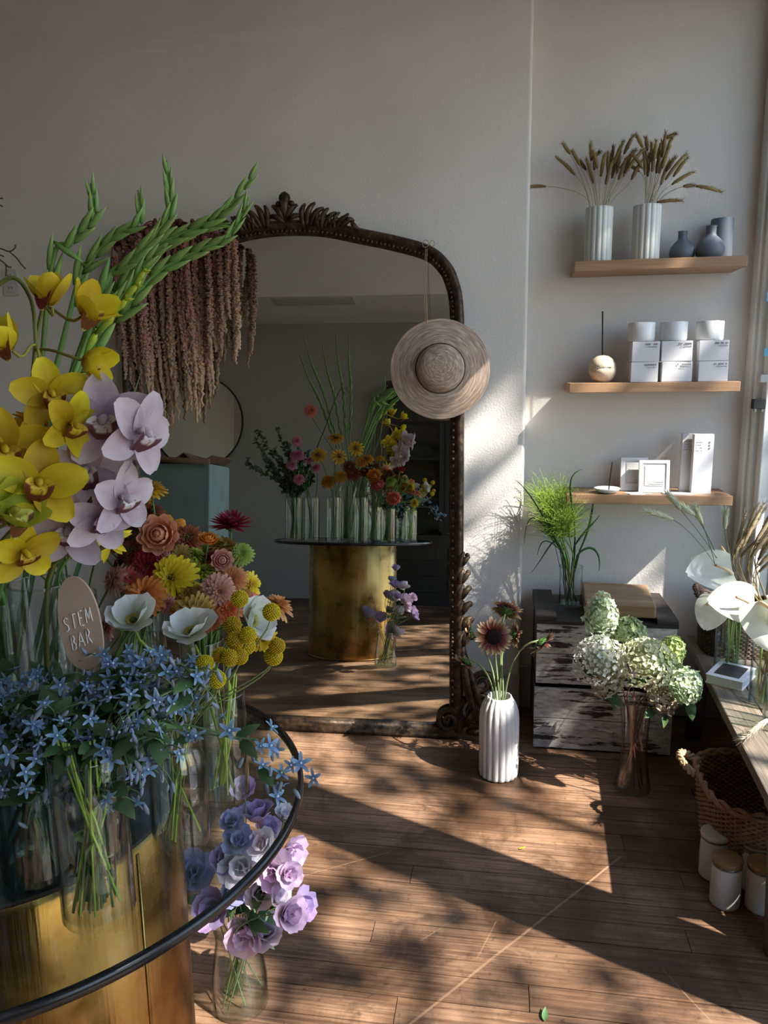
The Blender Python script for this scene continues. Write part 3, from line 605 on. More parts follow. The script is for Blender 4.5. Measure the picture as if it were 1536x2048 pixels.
# ---------------------------------------------------------------- stacked painted crates
def crate(z0, h, x0, x1, y0, y1, label, lid):
    o = empty('wooden_crate', ((x0+x1)/2, (y0+y1)/2, z0), label, 'crate'); t = .016
    n_ = 1 if not lid else 1; hh = (h-.012)
    for k in range(2):
        zz = z0+.004+hh*(.5 if k == 0 else 0); box_obj('front_board', ((x0+x1)/2, y0+t/2, zz+hh*.25), (x1-x0, t, hh*.5-.0022), 'flakedpaint', o, 0, .002)
        box_obj('back_board', ((x0+x1)/2, y1-t/2, zz+hh*.25), (x1-x0, t, hh*.5-.003), 'flakedpaint', o, 0, .002)
        for xx in (x0+t/2, x1-t/2): box_obj('end_board', (xx, (y0+y1)/2, zz+hh*.25), (t, y1-y0-2*t-.001, hh*.5-.003), 'flakedpaint' if xx > .4 else 'blackwood', o, 0, .002)
    box_obj('bottom_board', ((x0+x1)/2, (y0+y1)/2, z0+.008), (x1-x0-2*t-.002, y1-y0-2*t-.002, .012), 'blackwood', o)
    for xx in (x0+.012, x1-.012): box_obj('corner_batten', (xx, y0-.003, z0+h/2-.01), (.022, .006, h-.03), 'flakedpaint', o, 0, .001) if False else None
    if lid:
        n2 = 3
        for k in range(n2):
            ya = y0-.006+(y1-y0+.01)*k/n2; box_obj('lid_board', ((x0+x1)/2, ya+(y1-y0+.01)/n2/2, z0+h-.004), (x1-x0+.012, (y1-y0+.01)/n2-.003, .014), 'blackwood', o, 0, .002)
        for xx in (x0+.035, x1-.035): box_obj('lid_cleat', (xx, (y0+y1)/2, z0+h+.0125), (.08, y1-y0+.01, .019), 'blackwood', o, 0, .003)
        b = MB()
    return o
crate(.002, .268, .133, .662, 2.862, 3.225, 'lower weathered white-painted wooden crate on the floor', False)
crate(.276, .262, .137, .660, 2.862, 3.225, 'upper weathered white-painted wooden crate with a black lid', True)
# recessed hand-hold on the lower crate
b = MB(); M = Matrix.Translation((.375, 2.861, .085)); pts = [(.375+.075*math.cos(a)*(1 if abs(math.cos(a)) < 2 else 1), 2.861, .075+.022*math.sin(a)) for a in [PI*k/12 for k in range(13)]]
b.tube(pts, .004, 5); b.build('handhold_rim', 'flakedpaint', bpy.data.objects['wooden_crate'])
box_obj('wooden_box', (.462, 3.045, .581), (.265, .30, .052), 'lightwood', None, -.06, .006, label='pale wooden box lying on the black crate lid', cat='box')

# ---------------------------------------------------------------- bench by the window
BZ = .40
bn = empty('wooden_bench', (.87, 2.45, 0), 'grey weathered plank bench along the window', 'bench')
A_ = Vector((.688, 1.80, 0)); B_ = Vector((.764, 3.16, 0)); dirb = (B_-A_).normalized(); nb = Vector((dirb.y, -dirb.x, 0)); ang = math.atan2(dirb.y, dirb.x)
Lb = (B_-A_).length
for k, (o0, o1) in enumerate(((0, .115), (.118, .205), (.208, .270))):
    c = A_+dirb*(Lb/2)+nb*((o0+o1)/2); box_obj('seat_plank', (c.x, c.y, BZ-.0175+.001*k), (Lb-.01*k, o1-o0, .035), 'benchwood', bn, ang, .004)
for tt in (.13, .88):
    for o_, sp in ((.05, -1), (.22, 1)):
        top = A_+dirb*(Lb*tt)+nb*o_; ft = A_+dirb*(Lb*(tt+(-.10 if tt < .5 else .04)))+nb*(o_+sp*.02)
        b = MB(); b.tube([(ft.x, ft.y, 0), ((ft.x+top.x)/2, (ft.y+top.y)/2, .18), (top.x, top.y, BZ-.03)], [.034, .032, .030], 8); b.build('leg', 'benchwood', bn)
    c = A_+dirb*(Lb*tt)+nb*.135; box_obj('cross_batten', (c.x, c.y, BZ-.053), (.06, .24, .03), 'benchwood', bn, ang)

# ---------------------------------------------------------------- woven baskets
def woven(name, c, rx, ry, h, flare, rows, mat, label, cat='basket', nst=44, handles=(), sq=2.6, top=None, amp=.004, rad=.0052):
    o = empty(name, c, label, cat); b = MB(); seg = nst*2
    def ring(z, s, dr=0):
        P = []
        for k in range(seg+1):
            a = 2*PI*k/seg; ca, sa = math.cos(a), math.sin(a); q = (abs(ca)**sq+abs(sa)**sq)**(-1/sq); r_ = q*(1+dr*(0 if False else 1)*(1 if k % 2 else -1))
            P.append(Vector((c[0]+rx*s*q*ca*(1+dr*(1 if k % 2 else -1)), c[1]+ry*s*q*sa*(1+dr*(1 if k % 2 else -1)), c[2]+z+(top(a)*z/h if top else 0))))
        return P
    for i in range(rows):
        t = (i+.5)/rows; b.tube(ring(h*t, 1+flare*t, amp/rx*(1 if i % 2 else -1)), rad, 4, caps=False)
    b.build('woven_wall', mat, o, kind='stuff')
    b = MB()
    for k in range(nst):
        a = 2*PI*(k*2+.5)/seg; ca, sa = math.cos(a), math.sin(a); q = (abs(ca)**sq+abs(sa)**sq)**(-1/sq)
        b.tube([(c[0]+rx*s*q*ca, c[1]+ry*s*q*sa, c[2]+z) for s, z in ((1, .004), (1+flare*.5, h*.5+(top(a)*.5 if top else 0)), (1+flare, h+(top(a) if top else 0)))], rad*.7, 4)
    b.build('stakes', mat, o, kind='stuff')
    b = MB()
    for q_ in (0, 1):
        P = ring(h+.004, 1+flare); P = [p+Vector((math.cos(i*.9+q_*PI)*.006, math.sin(i*.9+q_*PI)*.006, math.sin(i*.9+q_*PI)*.006)) for i, p in enumerate(P)]; b.tube(P, .0075, 5, caps=False)
    b.build('braided_rim', mat, o, kind='stuff')
    b = MB(); b.add([tuple(p) for p in ring(.008, 1)[:-1]], [tuple(range(seg))]); b.build('bottom', mat, o, smooth=False)
    for (a, wd, ht, lean) in handles:
        b = MB(); ca, sa = math.cos(a), math.sin(a); q = (abs(ca)**sq+abs(sa)**sq)**(-1/sq); s = 1+flare; p = Vector((c[0]+rx*s*q*ca, c[1]+ry*s*q*sa, c[2]+h+(top(a) if top else 0))); t_ = Vector((-sa, ca, 0)); out = Vector((ca, sa, 0))
        for ph in (0, 2.1, 4.2):
            P = []
            for i in range(29):
                k = PI*i/28; P.append(p+t_*(-wd*math.cos(k))+Vector((0, 0, 1))*(ht*math.sin(k))+out*(lean*math.sin(k))+Vector((math.sin(i*.8+ph), math.cos(i*.8+ph), math.sin(i*.8+ph+1)))*.006)
            b.tube(P, .006, 5)
        b.build('handle', 'rope' if mat == 'wicker' else mat, o, kind='stuff')
    return o
bk = woven('woven_basket', (.80, 2.27, .002), .150, .165, .235, .18, 30, 'wicker', 'brown woven floor basket with loop handles under the bench', handles=((2.75, .045, .035, .055), (-.4, .045, .035, .05)), sq=3.0, rad=.0048)
box_obj('gift_tag', (.80, 2.165, .20), (.03, .006, .07), 'card', None, .3, label='pale card tag tucked inside the woven floor basket', cat='tag')
woven('seagrass_basket', (.905, 3.01, BZ+.002), .115, .105, .19, .06, 22, 'darkwicker', 'dark woven basket standing on the bench behind the anthuriums', nst=36, sq=3.5, top=lambda a: .02*math.cos(2*a+.6), handles=((2.75, .04, .03, .02),), rad=.0055)

# ---------------------------------------------------------------- lidded candle jars on the floor
def jar(c, lid, label):
    o = empty('candle_jar', c, label, 'jar'); r, h = .0405, .122; b = MB()
    b.lathe([(r*.9, 0), (r*.98, .004), (r, .012), (r, h-.014), (r*.97, h-.006), (r*.93, h)], 40, c); b.build('glass_body', 'jarwhite', o)
    b = MB(); b.lathe([(r*.95, h), (r*1.0, h+.002), (r*1.0, h+.005), (r*.95, h+.007)], 40, c); b.build('seal_ring', 'steel', o)
    b = MB(); b.lathe([(r*.98, h+.007), (r*1.02, h+.009), (r*1.02, h+.019), (r*.98, h+.021)], 40, c); q = b.build('lid', lid, o); q.modifiers.new('e', 'EDGE_SPLIT').split_angle = math.radians(40)
    b = MB(); b.tube([Vector((c[0]-r*1.005, c[1], c[2]+.02)), Vector((c[0]-r*1.03, c[1], c[2]+.07)), Vector((c[0]-r*.99, c[1], c[2]+h))], .0016, 4); b.build('paper_seam', 'jarwhite', o)
jar((.640, 2.027, 0), 'lidwood', 'white candle jar with wooden lid, nearest and leftmost in front'); jar((.640, 2.150, 0), 'jarwhite', 'white candle jar with a pale cream lid against the basket')
jar((.733, 2.020, 0), 'lidwood', 'white candle jar with wooden lid, front right at the picture edge'); jar((.742, 2.112, 0), 'lidwood', 'white candle jar with wooden lid behind the two front jars'); jar((.828, 2.09, 0), 'lidwood', 'white candle jar with wooden lid furthest under the bench')

# small book-like box on the bench
c = Vector((.815, 2.70, BZ)); pb_ = empty('photo_box', c, 'small white box with a dark photograph on its cover lying on the bench', 'box')
ra_ = -.55
box_obj('cover', (c.x, c.y, BZ+.031), (.125, .165, .004), 'card', pb_, ra_, .001); box_obj('pages', (c.x, c.y, BZ+.0165), (.119, .158, .025), 'whiteglaze', pb_, ra_); box_obj('back_cover', (c.x, c.y, BZ+.002), (.125, .165, .004), 'card', pb_, ra_)
box_obj('cover_photo', (c.x, c.y, BZ+.0335), (.085, .115, .001), 'photo', pb_, ra_)

# ---------------------------------------------------------------- far side of the room, seen in the mirror
rm = empty('round_mirror', (-3.05, BY+.02, 1.92), 'round wall mirror on the far wall, seen in the big mirror', 'mirror'); MR = frame((-3.05, BY+.012, 1.92), (0, 1, 0))
b = MB(); b.lathe([(.0001, .012), (.50, .012), (.50, 0), (.0001, 0)], 64, M=MR); b.build('glass', 'mirrorglass', rm, smooth=False)
b = MB(); b.lathe([(.50, 0), (.515, 0), (.515, .02), (.50, .02)], 64, closed=True, M=MR); b.build('thin_frame', 'blackmatte', rm)
pl = empty('plinth', (-2.36, .25, 0), 'pale blue-green block plinth with kraft paper on top, seen in the mirror', 'plinth')
box_obj('block', (-2.38, .25, .65), (.62, .5, 1.30), 'teal', pl, 0, .008)
b = MB(); rp = random.Random(2)
P = [(-2.72+.075*i, .25+.27*(1 if j else -1), 1.305+.03*rp.random()+(.05 if i % 3 == 0 else 0)) for j in range(2) for i in range(10)]; b.add(P, [(i, i+1, 11+i, 10+i) for i in range(9)]); o = b.build('kraft_paper', 'kraft', pl, smooth=False); o.modifiers.new('s', 'SOLIDIFY').thickness = .008
b = MB(); b.tube([(-2.74, .54, 1.33), (-2.4, .545, 1.325), (-2.06, .54, 1.31)], .022, 8); b.build('paper_roll', 'kraft', pl)
cb = empty('glass_cabinet', (-.32, -1.78, 0), 'dark wooden cabinet with glass doors, seen in the mirror', 'cabinet')
box_obj('base_unit', (-.32, -1.78, .36), (1.15, .42, .72), 'darkcab', cb, 0, .004)
for k in range(6): box_obj('louvre', (-.62+.6*(k % 2), -1.565, .2+.16*(k//2)), (.5, .014, .12), 'darkcab', cb, 0, .004)
for xx in (-.885, -.32, .245): box_obj('post', (xx, -1.80, 1.50), (.05, .36, 1.56), 'darkcab', cb)
box_obj('top_board', (-.32, -1.80, 2.27), (1.24, .42, .05), 'darkcab', cb); box_obj('back_panel', (-.32, -1.965, 1.5), (1.13, .02, 1.52), 'darkcab', cb)
for z in (1.1, 1.5, 1.9): box_obj('shelf_board', (-.32, -1.81, z), (1.08, .30, .02), 'darkcab', cb)
for xx in (-.60, -.04):
    d_ = box_obj('door_pane', (xx, -1.615, 1.50), (.47, .006, 1.44), 'windowglass', cb)
    for dx in (-.25, .25): box_obj('door_stile', (xx+dx, -1.615, 1.5), (.04, .02, 1.5), 'darkcab', d_)
vt = empty('ceiling_vent', (-1.6, -1.15, 3.0), 'flat rectangular ceiling vent, seen in the mirror', 'vent')
box_obj('vent_frame', (-1.6, -1.13, 2.994), (.80, .24, .012), 'plastic', vt)
for k in range(5): box_obj('vent_slat', (-1.6, -1.21+.04*k, 2.986), (.74, .022, .006), 'cardgrey', vt)

# ---------------------------------------------------------------- glass vases
VASE = {}
def glass_vase(key, loc, r, h, label, shape='cyl', water=.5, wmat='water', gmat='glass', name='glass_vase'):
    loc = Vector(loc); o = empty(name, loc, label, 'vase'); t = .0025; bz = .010
    P = {'cyl': [(r*.96, 0), (r, .004), (r, h)],
         'bottle': [(r*.95, 0), (r, .005), (r, h*.70), (r*.93, h*.80), (r*.80, h*.88), (r*.76, h*.93), (r*.84, h)],
         'taper': [(r*.96, 0), (r, .005), (r*.97, h*.35), (r*.80, h*.75), (r*.76, h*.9), (r*.80, h)],
         'waist': [(r*1.0, 0), (r*1.05, .006), (r*.80, h*.30), (r*.72, h*.5), (r*.80, h*.8), (r*.92, h)]}[shape]
    inner = [(max(.002, a-t), max(bz, z)) for a, z in P[::-1]]; inner[-1] = (inner[-1][0], bz)
    b = MB(); b.lathe(P+inner, 44, loc); ob = b.build('body', gmat, o); ob.modifiers.new('e', 'EDGE_SPLIT').split_angle = math.radians(50)
    def rad(z):
        for (a0, z0), (a1, z1) in zip(P, P[1:]):
            if z0 <= z <= z1: return a0+(a1-a0)*(z-z0)/max(1e-6, z1-z0)
        return P[-1][0]
    if water:
        zs = [bz+.0006+(h*water-bz)*i/5 for i in range(6)]; b = MB(); b.lathe([(rad(z)-t-.0008, z) for z in zs], 36, loc); wo = b.build('water', wmat, o); wo.modifiers.new('e', 'EDGE_SPLIT').split_angle = math.radians(50)
    b = MB(); b.tube([(loc.x+(P[-1][0]-t/2)*math.cos(a), loc.y+(P[-1][0]-t/2)*math.sin(a), loc.z+h) for a in [2*PI*k/44 for k in range(45)]], .0019, 5, caps=False); b.build('lip', gmat, o)
    VASE[key] = (loc, P[-1][0]-.006, h, rad(.02)-.012); return o
TT = TZ+.0004
glass_vase('v1', (-.560, .872, TT), .050, .245, 'clear cylinder vase of blue flowers nearest on the table, pale green stems in it', water=.36)
glass_vase('v2', (-.700, .945, TT), .054, .20, 'clear vase with dark blue-tinted water at the left picture edge', water=.72, wmat='bluewater')
glass_vase('v3', (-.512, 1.045, TT), .046, .185, 'clear bottle-shouldered vase holding the yellow ball flowers', 'bottle', .52)
glass_vase('v4', (-.615, 1.405, TT), .046, .21, 'clear vase of zinnias at the back rim of the table', water=.5)
glass_vase('v5', (-.485, 1.18, TT), .040, .20, 'clear vase of white poppies behind the bottle-shouldered vase', water=.5)
glass_vase('v6', (-.720, 1.24, TT), .055, .22, 'clear vase of zinnias hidden behind the white poppies', water=.5)
glass_vase('v7', (-.745, 1.08, TT), .050, .42, 'tall clear vase of pink-white orchids behind the tan sign', water=.4)
glass_vase('v8', (-.905, 1.16, TT), .062, .36, 'tall clear vase of green gladiolus spikes in the middle of the table', water=.5)
glass_vase('v9', (-.835, .955, TT), .055, .36, 'tall clear vase of yellow orchids at the left picture edge', water=.5)
glass_vase('v10', (-1.245, 1.26, TT), .058, .275, 'clear vase of dark eucalyptus, seen in the mirror', water=.5)
glass_vase('v11', (-1.10, 1.40, TT), .050, .275, 'clear vase of pink dahlias, seen in the mirror', water=.5)
glass_vase('v12', (-.945, 1.48, TT), .050, .275, 'clear vase of golden coneflowers, seen in the mirror', water=.5)
glass_vase('v13', (-.775, 1.47, TT), .046, .275, 'clear vase of orange and coral blooms behind the zinnias', water=.5)
glass_vase('lis', (-.612, 1.500, 0.0005), .068, .205, 'clear glass vase of lilac lisianthus standing on the floor', 'taper', .42)
glass_vase('hyd', (.480, 2.615, 0.0005), .062, .34, 'clear waisted vase of cream hydrangeas on the floor', 'waist', .30, gmat='pinkglass')
glass_vase('pan', (.278, 3.06, .5465), .046, .165, 'clear glass of feathery green grass on the crate lid', 'cyl', .30)
glass_vase('an1', (.838, 2.80, BZ+.002), .056, .20, 'clear vase of white anthuriums at the back of the bench', water=.55)
glass_vase('an2', (.868, 2.50, BZ+.002), .052, .23, 'clear vase with bright green stems in the middle of the bench', water=.45)
glass_vase('an3', (.865, 2.335, BZ+.002), .056, .16, 'short clear vase of pale grasses at the near end of the bench', water=.55)
fluted_vase('ribbed_floor_vase', (-.003, 2.645, .0005), .074, .315, 18, 'ceramic', 'white ribbed ceramic vase of sunflowers standing on the floor',
    prof=[(.066, 0), (.072, .004), (.074, .012), (.074, .225), (.0715, .255), (.065, .28), (.056, .298), (.048, .309), (.046, .315)])
VASE['sun'] = (Vector((-.003, 2.645, .0005)), .034, .315, .05)

GREEN, GREEN2, LIME, DKGREEN = hx('4f6f33'), hx('6d8a45'), hx('8fa843'), hx('2b4423')
rf = random.Random(11)
def face(code, p, j=.18):
    c = (CAM-Vector(p)).normalized(); u = Vector((0, 0, 1))
    d = {'F': c+u*.25, 'U': u+c*.3, 'R': Vector((.8, -.35, .4)), 'L': Vector((-.7, -.5, .35)), 'B': -c*.8+u*.5, 'D': c*.8-u*.35, 'X': Vector((.9, -.2, -.1)), 'M': Vector((.1, .85, .35)), 'Y': Vector((.3, -.2, .9))}[code].normalized()
    return (d+Vector((rf.gauss(0, j), rf.gauss(0, j), rf.gauss(0, j)))).normalized()
def stem_pts(key, p, axis, n=9, k=.35):
    loc, rm_, h, rb = VASE[key]; d = (Vector(p)-loc); a = math.atan2(d.y, d.x)+rf.gauss(0, .6)
    mo = loc+Vector((math.cos(a)*rm_*rf.uniform(.2, .95), math.sin(a)*rm_*rf.uniform(.2, .95), h)); bo = loc+Vector((-math.cos(a+rf.gauss(0, .5))*rb*rf.uniform(.2, .9), -math.sin(a+rf.gauss(0, .5))*rb*rf.uniform(.2, .9), .014))
    L = (Vector(p)-mo).length; up = (mo-bo).normalized()
    return [bo, bo.lerp(mo, .5)]+bez(mo, mo+(up+Vector((0, 0, .3))).normalized()*L*k, Vector(p)-Vector(axis)*L*k, Vector(p), n)
def stem_thing(name, key, p, axis, label, cat, group=None, r=.0022, col=GREEN, mat='stem', k=.35):
    pts = stem_pts(key, p, axis, k=k); o = empty(name, pts[0], label, cat, group); b = MB(); b.tube(pts, [r]*(len(pts)-1)+[r*.8], 6, col); b.build('stem', mat, o); return o, pts
def mixc(a, b, t): return tuple(x+(y-x)*t for x, y in zip(a, b))

# ---- bloom meshes (diameter 1, axis +Z), shared by all blooms of a colour
def zinnia_mesh(c0, c1, layers=6, wide=.15, shape='spat', curl=-.25, n0=20, seed=0, L0=.5, droop=-.12):
    r_ = random.Random(seed); b = MB()
    for k in range(layers):
        n_ = max(6, n0-2*k); L = L0*(1-.135*k)
        for i in range(n_):
            M = rot(2*PI*(i+.5*(k % 2)+r_.uniform(-.15, .15))/n_, 'Z') @ Matrix.Translation((.03, 0, .026*k)) @ rot(-(droop+.23*k+r_.gauss(0, .07)), 'Y')
            b.petal(M, L*r_.uniform(.92, 1.04), wide*(1-.1*k), shape, curl+r_.gauss(0, .12), 0, .18, 4, 1, c0=c0, c1=mixc(c1, c0, .11*k))
    return b.mesh('petals', 'petal')
def centre_mesh(c, r=.11, h=.07, bumps=40, z=.12):
    b = MB(); b.ball((0, 0, z), r, 10, 6, c, (1, 1, h/r))
    for i in range(bumps):
        a = i*2.39996; q = math.sqrt(i/bumps); b.ball((r*.9*q*math.cos(a), r*.9*q*math.sin(a), z+h*math.sqrt(max(0, 1-q*q*.8))), .016, 5, 3, mixc(c, (.7, .5, .12), .35*(i % 3)))
    return b.mesh('centre', 'petal')
def calyx_mesh(c=GREEN):
    b = MB(); b.lathe([(.02, -.14), (.07, -.11), (.10, -.05), (.06, .01)], 10, col=c)
    for i in range(10): b.petal(rot(2*PI*i/10, 'Z') @ Matrix.Translation((.05, 0, -.08)), .12, .05, 'point', .5, .5, .1, 2, 1, c0=c, c1=mixc(c, LIME, .3))
    return b.mesh('calyx', 'leaf')
CAL = calyx_mesh(); CEN = {'gold': centre_mesh(hx('a3741e')), 'red': centre_mesh(hx('7a1f1a')), 'dark': centre_mesh(hx('1b1410'), .17, .10, 70), 'brown': centre_mesh(hx('5a3320')), 'green': centre_mesh(hx('7d8c3a'))}
ZC = {'yellow': ('c4a01c', 'e4c834'), 'ochre': ('a8701c', 'd8a034'), 'rust': ('6d2f1c', 'a05a34'), 'brown': ('4a231a', '7c4630'), 'peach': ('c0703c', 'dba071'), 'orange': ('c2602a', 'e2964e'), 'dusty': ('a5685a', 'cf9c8a'),
      'coral': ('c25540', 'df8c70'), 'red': ('7d1a18', 'a83a2e'), 'lime': ('8e9a32', 'bcc052'), 'bronze': ('8a6a2a', 'b08a48'), 'pinkst': ('a04848', 'd4a090'), 'green': ('7a8f3a', 'a3b458'), 'pink': ('a8506c', 'd08aa0'), 'gold': ('b5780e', 'dba520'), 'maroon': ('5a0d1c', '8e1c34')}
ZM = {k: zinnia_mesh(hx(a), hx(c), seed=i) for i, (k, (a, c)) in enumerate(ZC.items()) if k not in ('maroon', 'gold')}
ZM['maroon'] = zinnia_mesh(hx('5a0d1c'), hx('9a2340'), 4, .13, 'point', .35, 15, 3, .52, -.1); ZM['gold'] = zinnia_mesh(hx('8a4a0c'), hx('dba520'), 2, .15, 'long', -.25, 13, 5, .5, -.1)
ZM['lily'] = zinnia_mesh(hx('c9a020'), hx('f0d23a'), 2, .16, 'point', -.9, 7, 6, .55, .5)
def ranunculus_mesh(c0, c1, seed):
    r_ = random.Random(seed); b = MB()
    for k in range(6):
        n_ = 9-k; R = .34-.05*k
        for i in range(n_):
            M = rot(2*PI*(i+.5*k)/n_+k*.3, 'Z') @ Matrix.Translation((.02+R*.35, 0, .03*k)); b.petal(M, .52-.045*k, .36-.03*k, 'round', 1.25+.2*k, -.15+.18*k, .18, 5, 2, .02, c0, mixc(c1, c0, .1*k), seed=i+k)
    return b.mesh('petals', 'petal')
RM = {'peach': ranunculus_mesh(hx('cf7a50'), hx('ecb292'), 1), 'orange': ranunculus_mesh(hx('c0601c'), hx('e09a3c'), 2), 'coral': ranunculus_mesh(hx('b8453a'), hx('dd7f70'), 3), 'pink': ranunculus_mesh(hx('b86a64'), hx('dfae9f'), 4)}
def scale_px(px_, p): return px_/F_PX*(Vector(p)-CAM).dot(FW)
def bloom(name, key, px, py, Y, sz, code, mesh, label, cen='gold', group=None, cat='flower', r=.0022, spin=None):
    p = at(px, py, Y); ax = face(code, p); s = scale_px(sz, p); o, pts = stem_thing(name, key, p-ax*.06*s, ax, label, cat, group, r)
    M = frame(p, ax, rf.uniform(0, 6) if spin is None else spin, s); place('petals', mesh, M, o, kind='stuff'); place('calyx', CAL, M, o)
    if cen: place('centre', CEN[cen], M, o)
    return o
# zinnias and friends on the table: pixel, depth, width in pixels, facing
Z = lambda x, y: (x*.4036, 900+y*.4036)
zl = [(748, 200, 1.33, 60, 'U', 'ochre', 'gold', 'tallest ochre-yellow zinnia, standing alone above the others'), (640, 300, 1.36, 48, 'U', 'brown', 'brown', 'brown zinnia just left below the tallest ochre zinnia'), (748, 315, 1.36, 56, 'U', 'rust', 'brown', 'rust zinnia directly under the tallest ochre zinnia'),
 (690, 415, 1.36, 56, 'F', 'brown', 'dark', 'dark brown zinnia left of the peach ranunculus'), (932, 440, 1.34, 56, 'F', 'rust', 'dark', 'rust zinnia with a dark eye right of the peach ranunculus'), (838, 455, 1.30, 42, 'F', 'brown', 'brown', 'small brown zinnia in front of the peach ranunculus'),
 (1108, 485, 1.38, 62, 'U', 'bronze', 'green', 'bronze-green zinnia under the maroon dahlia'), (1200, 515, 1.37, 44, 'F', 'green', 'green', 'small green zinnia right of the bronze one'), (968, 525, 1.32, 48, 'U', 'lime', 'green', 'lime-green zinnia below the rust one with dark eye'),
 (735, 575, 1.27, 66, 'F', 'red', 'red', 'dark red zinnia left of the big yellow zinnia'), (600, 570, 1.28, 50, 'L', 'brown', 'dark', 'dark brown zinnia at the left side of the zinnias'), (572, 645, 1.22, 64, 'L', 'dusty', 'gold', 'dusty pink zinnia turned left beside the sign'),
 (860, 635, 1.20, 90, 'F', 'yellow', 'brown', 'largest bright yellow zinnia in the middle of the bunch'), (1020, 605, 1.28, 52, 'U', 'lime', 'green', 'lime-yellow zinnia right of the largest yellow zinnia'), (1112, 605, 1.30, 50, 'U', 'bronze', 'gold', 'bronze zinnia above the dusty peach zinnia'),
 (722, 720, 1.16, 80, 'F', 'orange', 'red', 'orange-peach zinnia with a dark red eye below the red zinnia'), (930, 705, 1.20, 56, 'F', 'bronze', 'gold', 'bronze zinnia under the largest yellow zinnia'), (1085, 700, 1.20, 68, 'F', 'dusty', 'red', 'dusty peach zinnia right of the bronze one'),
 (1228, 670, 1.30, 62, 'R', 'yellow', 'gold', 'golden yellow zinnia at the right side catching sun'), (970, 815, 1.14, 80, 'D', 'bronze', 'green', 'green-bronze zinnia lowest in the middle above the poppies'), (1250, 765, 1.28, 50, 'R', 'coral', 'gold', 'coral zinnia behind the yellow ball flowers'),
 (1372, 775, 1.33, 66, 'Y', 'peach', 'gold', 'peach-pink zinnia reaching furthest right'), (1300, 935, 1.30, 54, 'D', 'yellow', 'gold', 'bright yellow bloom below the bluish poppy'), (1035, 845, 1.16, 54, 'D', 'rust', 'brown', 'rust zinnia facing down between the poppies'), (830, 765, 1.17, 36, 'F', 'pinkst', 'red', 'small dark pink zinnia beside the orange-peach zinnia'),
 (545, 870, 1.12, 56, 'L', 'pinkst', 'gold', 'red and white striped zinnia left of the first poppy'), (1160, 640, 1.24, 50, 'F', 'peach', 'gold', 'peach zinnia between dusty peach and golden yellow ones'), (800, 650, 1.3, 54, 'F', 'rust', 'brown', 'rust zinnia half hidden behind the largest yellow zinnia'), (1010, 760, 1.22, 60, 'F', 'ochre', 'brown', 'ochre zinnia between the bronze and dusty peach zinnias'), (1130, 790, 1.2, 54, 'F', 'orange', 'gold', 'orange zinnia under the dusty peach zinnia'),
 (890, 530, 1.30, 54, 'F', 'bronze', 'brown', 'bronze zinnia between the red and lime-green zinnias'), (1050, 535, 1.33, 50, 'U', 'rust', 'brown', 'rust zinnia between the lime-green and small green zinnias'), (655, 500, 1.34, 54, 'F', 'rust', 'dark', 'rust zinnia under the dark brown one by the mirror edge'), (905, 790, 1.17, 50, 'F', 'ochre', 'brown', 'ochre zinnia left of the green-bronze lowest zinnia'), (780, 640, 1.28, 56, 'F', 'red', 'red', 'deep red zinnia between the yellow and orange-peach zinnias'), (1175, 735, 1.26, 52, 'F', 'bronze', 'gold', 'bronze zinnia behind the upper left yellow ball'), (650, 640, 1.25, 54, 'F', 'coral', 'red', 'coral zinnia between the dusty pink and red zinnias'), (1065, 560, 1.36, 46, 'U', 'brown', 'brown', 'brown zinnia behind the lime-yellow zinnia')]
for i, (x, y, Y, s, fc, c, ce, lb) in enumerate(zl):
    x_, y_ = Z(x, y); bloom('zinnia', 'v6' if x < 860 else 'v4', x_, y_, Y+.02, s*1.12, fc, ZM[c], lb, ce)
x_, y_ = Z(1145, 375); bloom('dahlia', 'v4', x_, y_, 1.42, 92, 'U', ZM['maroon'], 'maroon red dahlia with pointed petals above the zinnias', 'red')
x_, y_ = Z(530, 430); bloom('lily', 'v7', x_, y_, 1.13, 100, 'D', ZM['lily'], 'bright yellow drooping star-shaped bloom under the pink-white orchids', None)
for x, y, s, fc, c, lb in ((795, 425, 72, 'F', 'peach', 'large peach ranunculus among the zinnias'), (1030, 455, 36, 'U', 'orange', 'small orange ranunculus bud left of the green zinnia'), (820, 520, 40, 'F', 'pink', 'pale pink ranunculus bud under the peach ranunculus'), (1100, 545, 40, 'F', 'pink', 'pale pink ranunculus under the bronze-green zinnia')):
    x_, y_ = Z(x, y); bloom('ranunculus', 'v6' if x < 900 else 'v4', x_, y_, 1.31, s*1.1, fc, RM[c], lb, None)
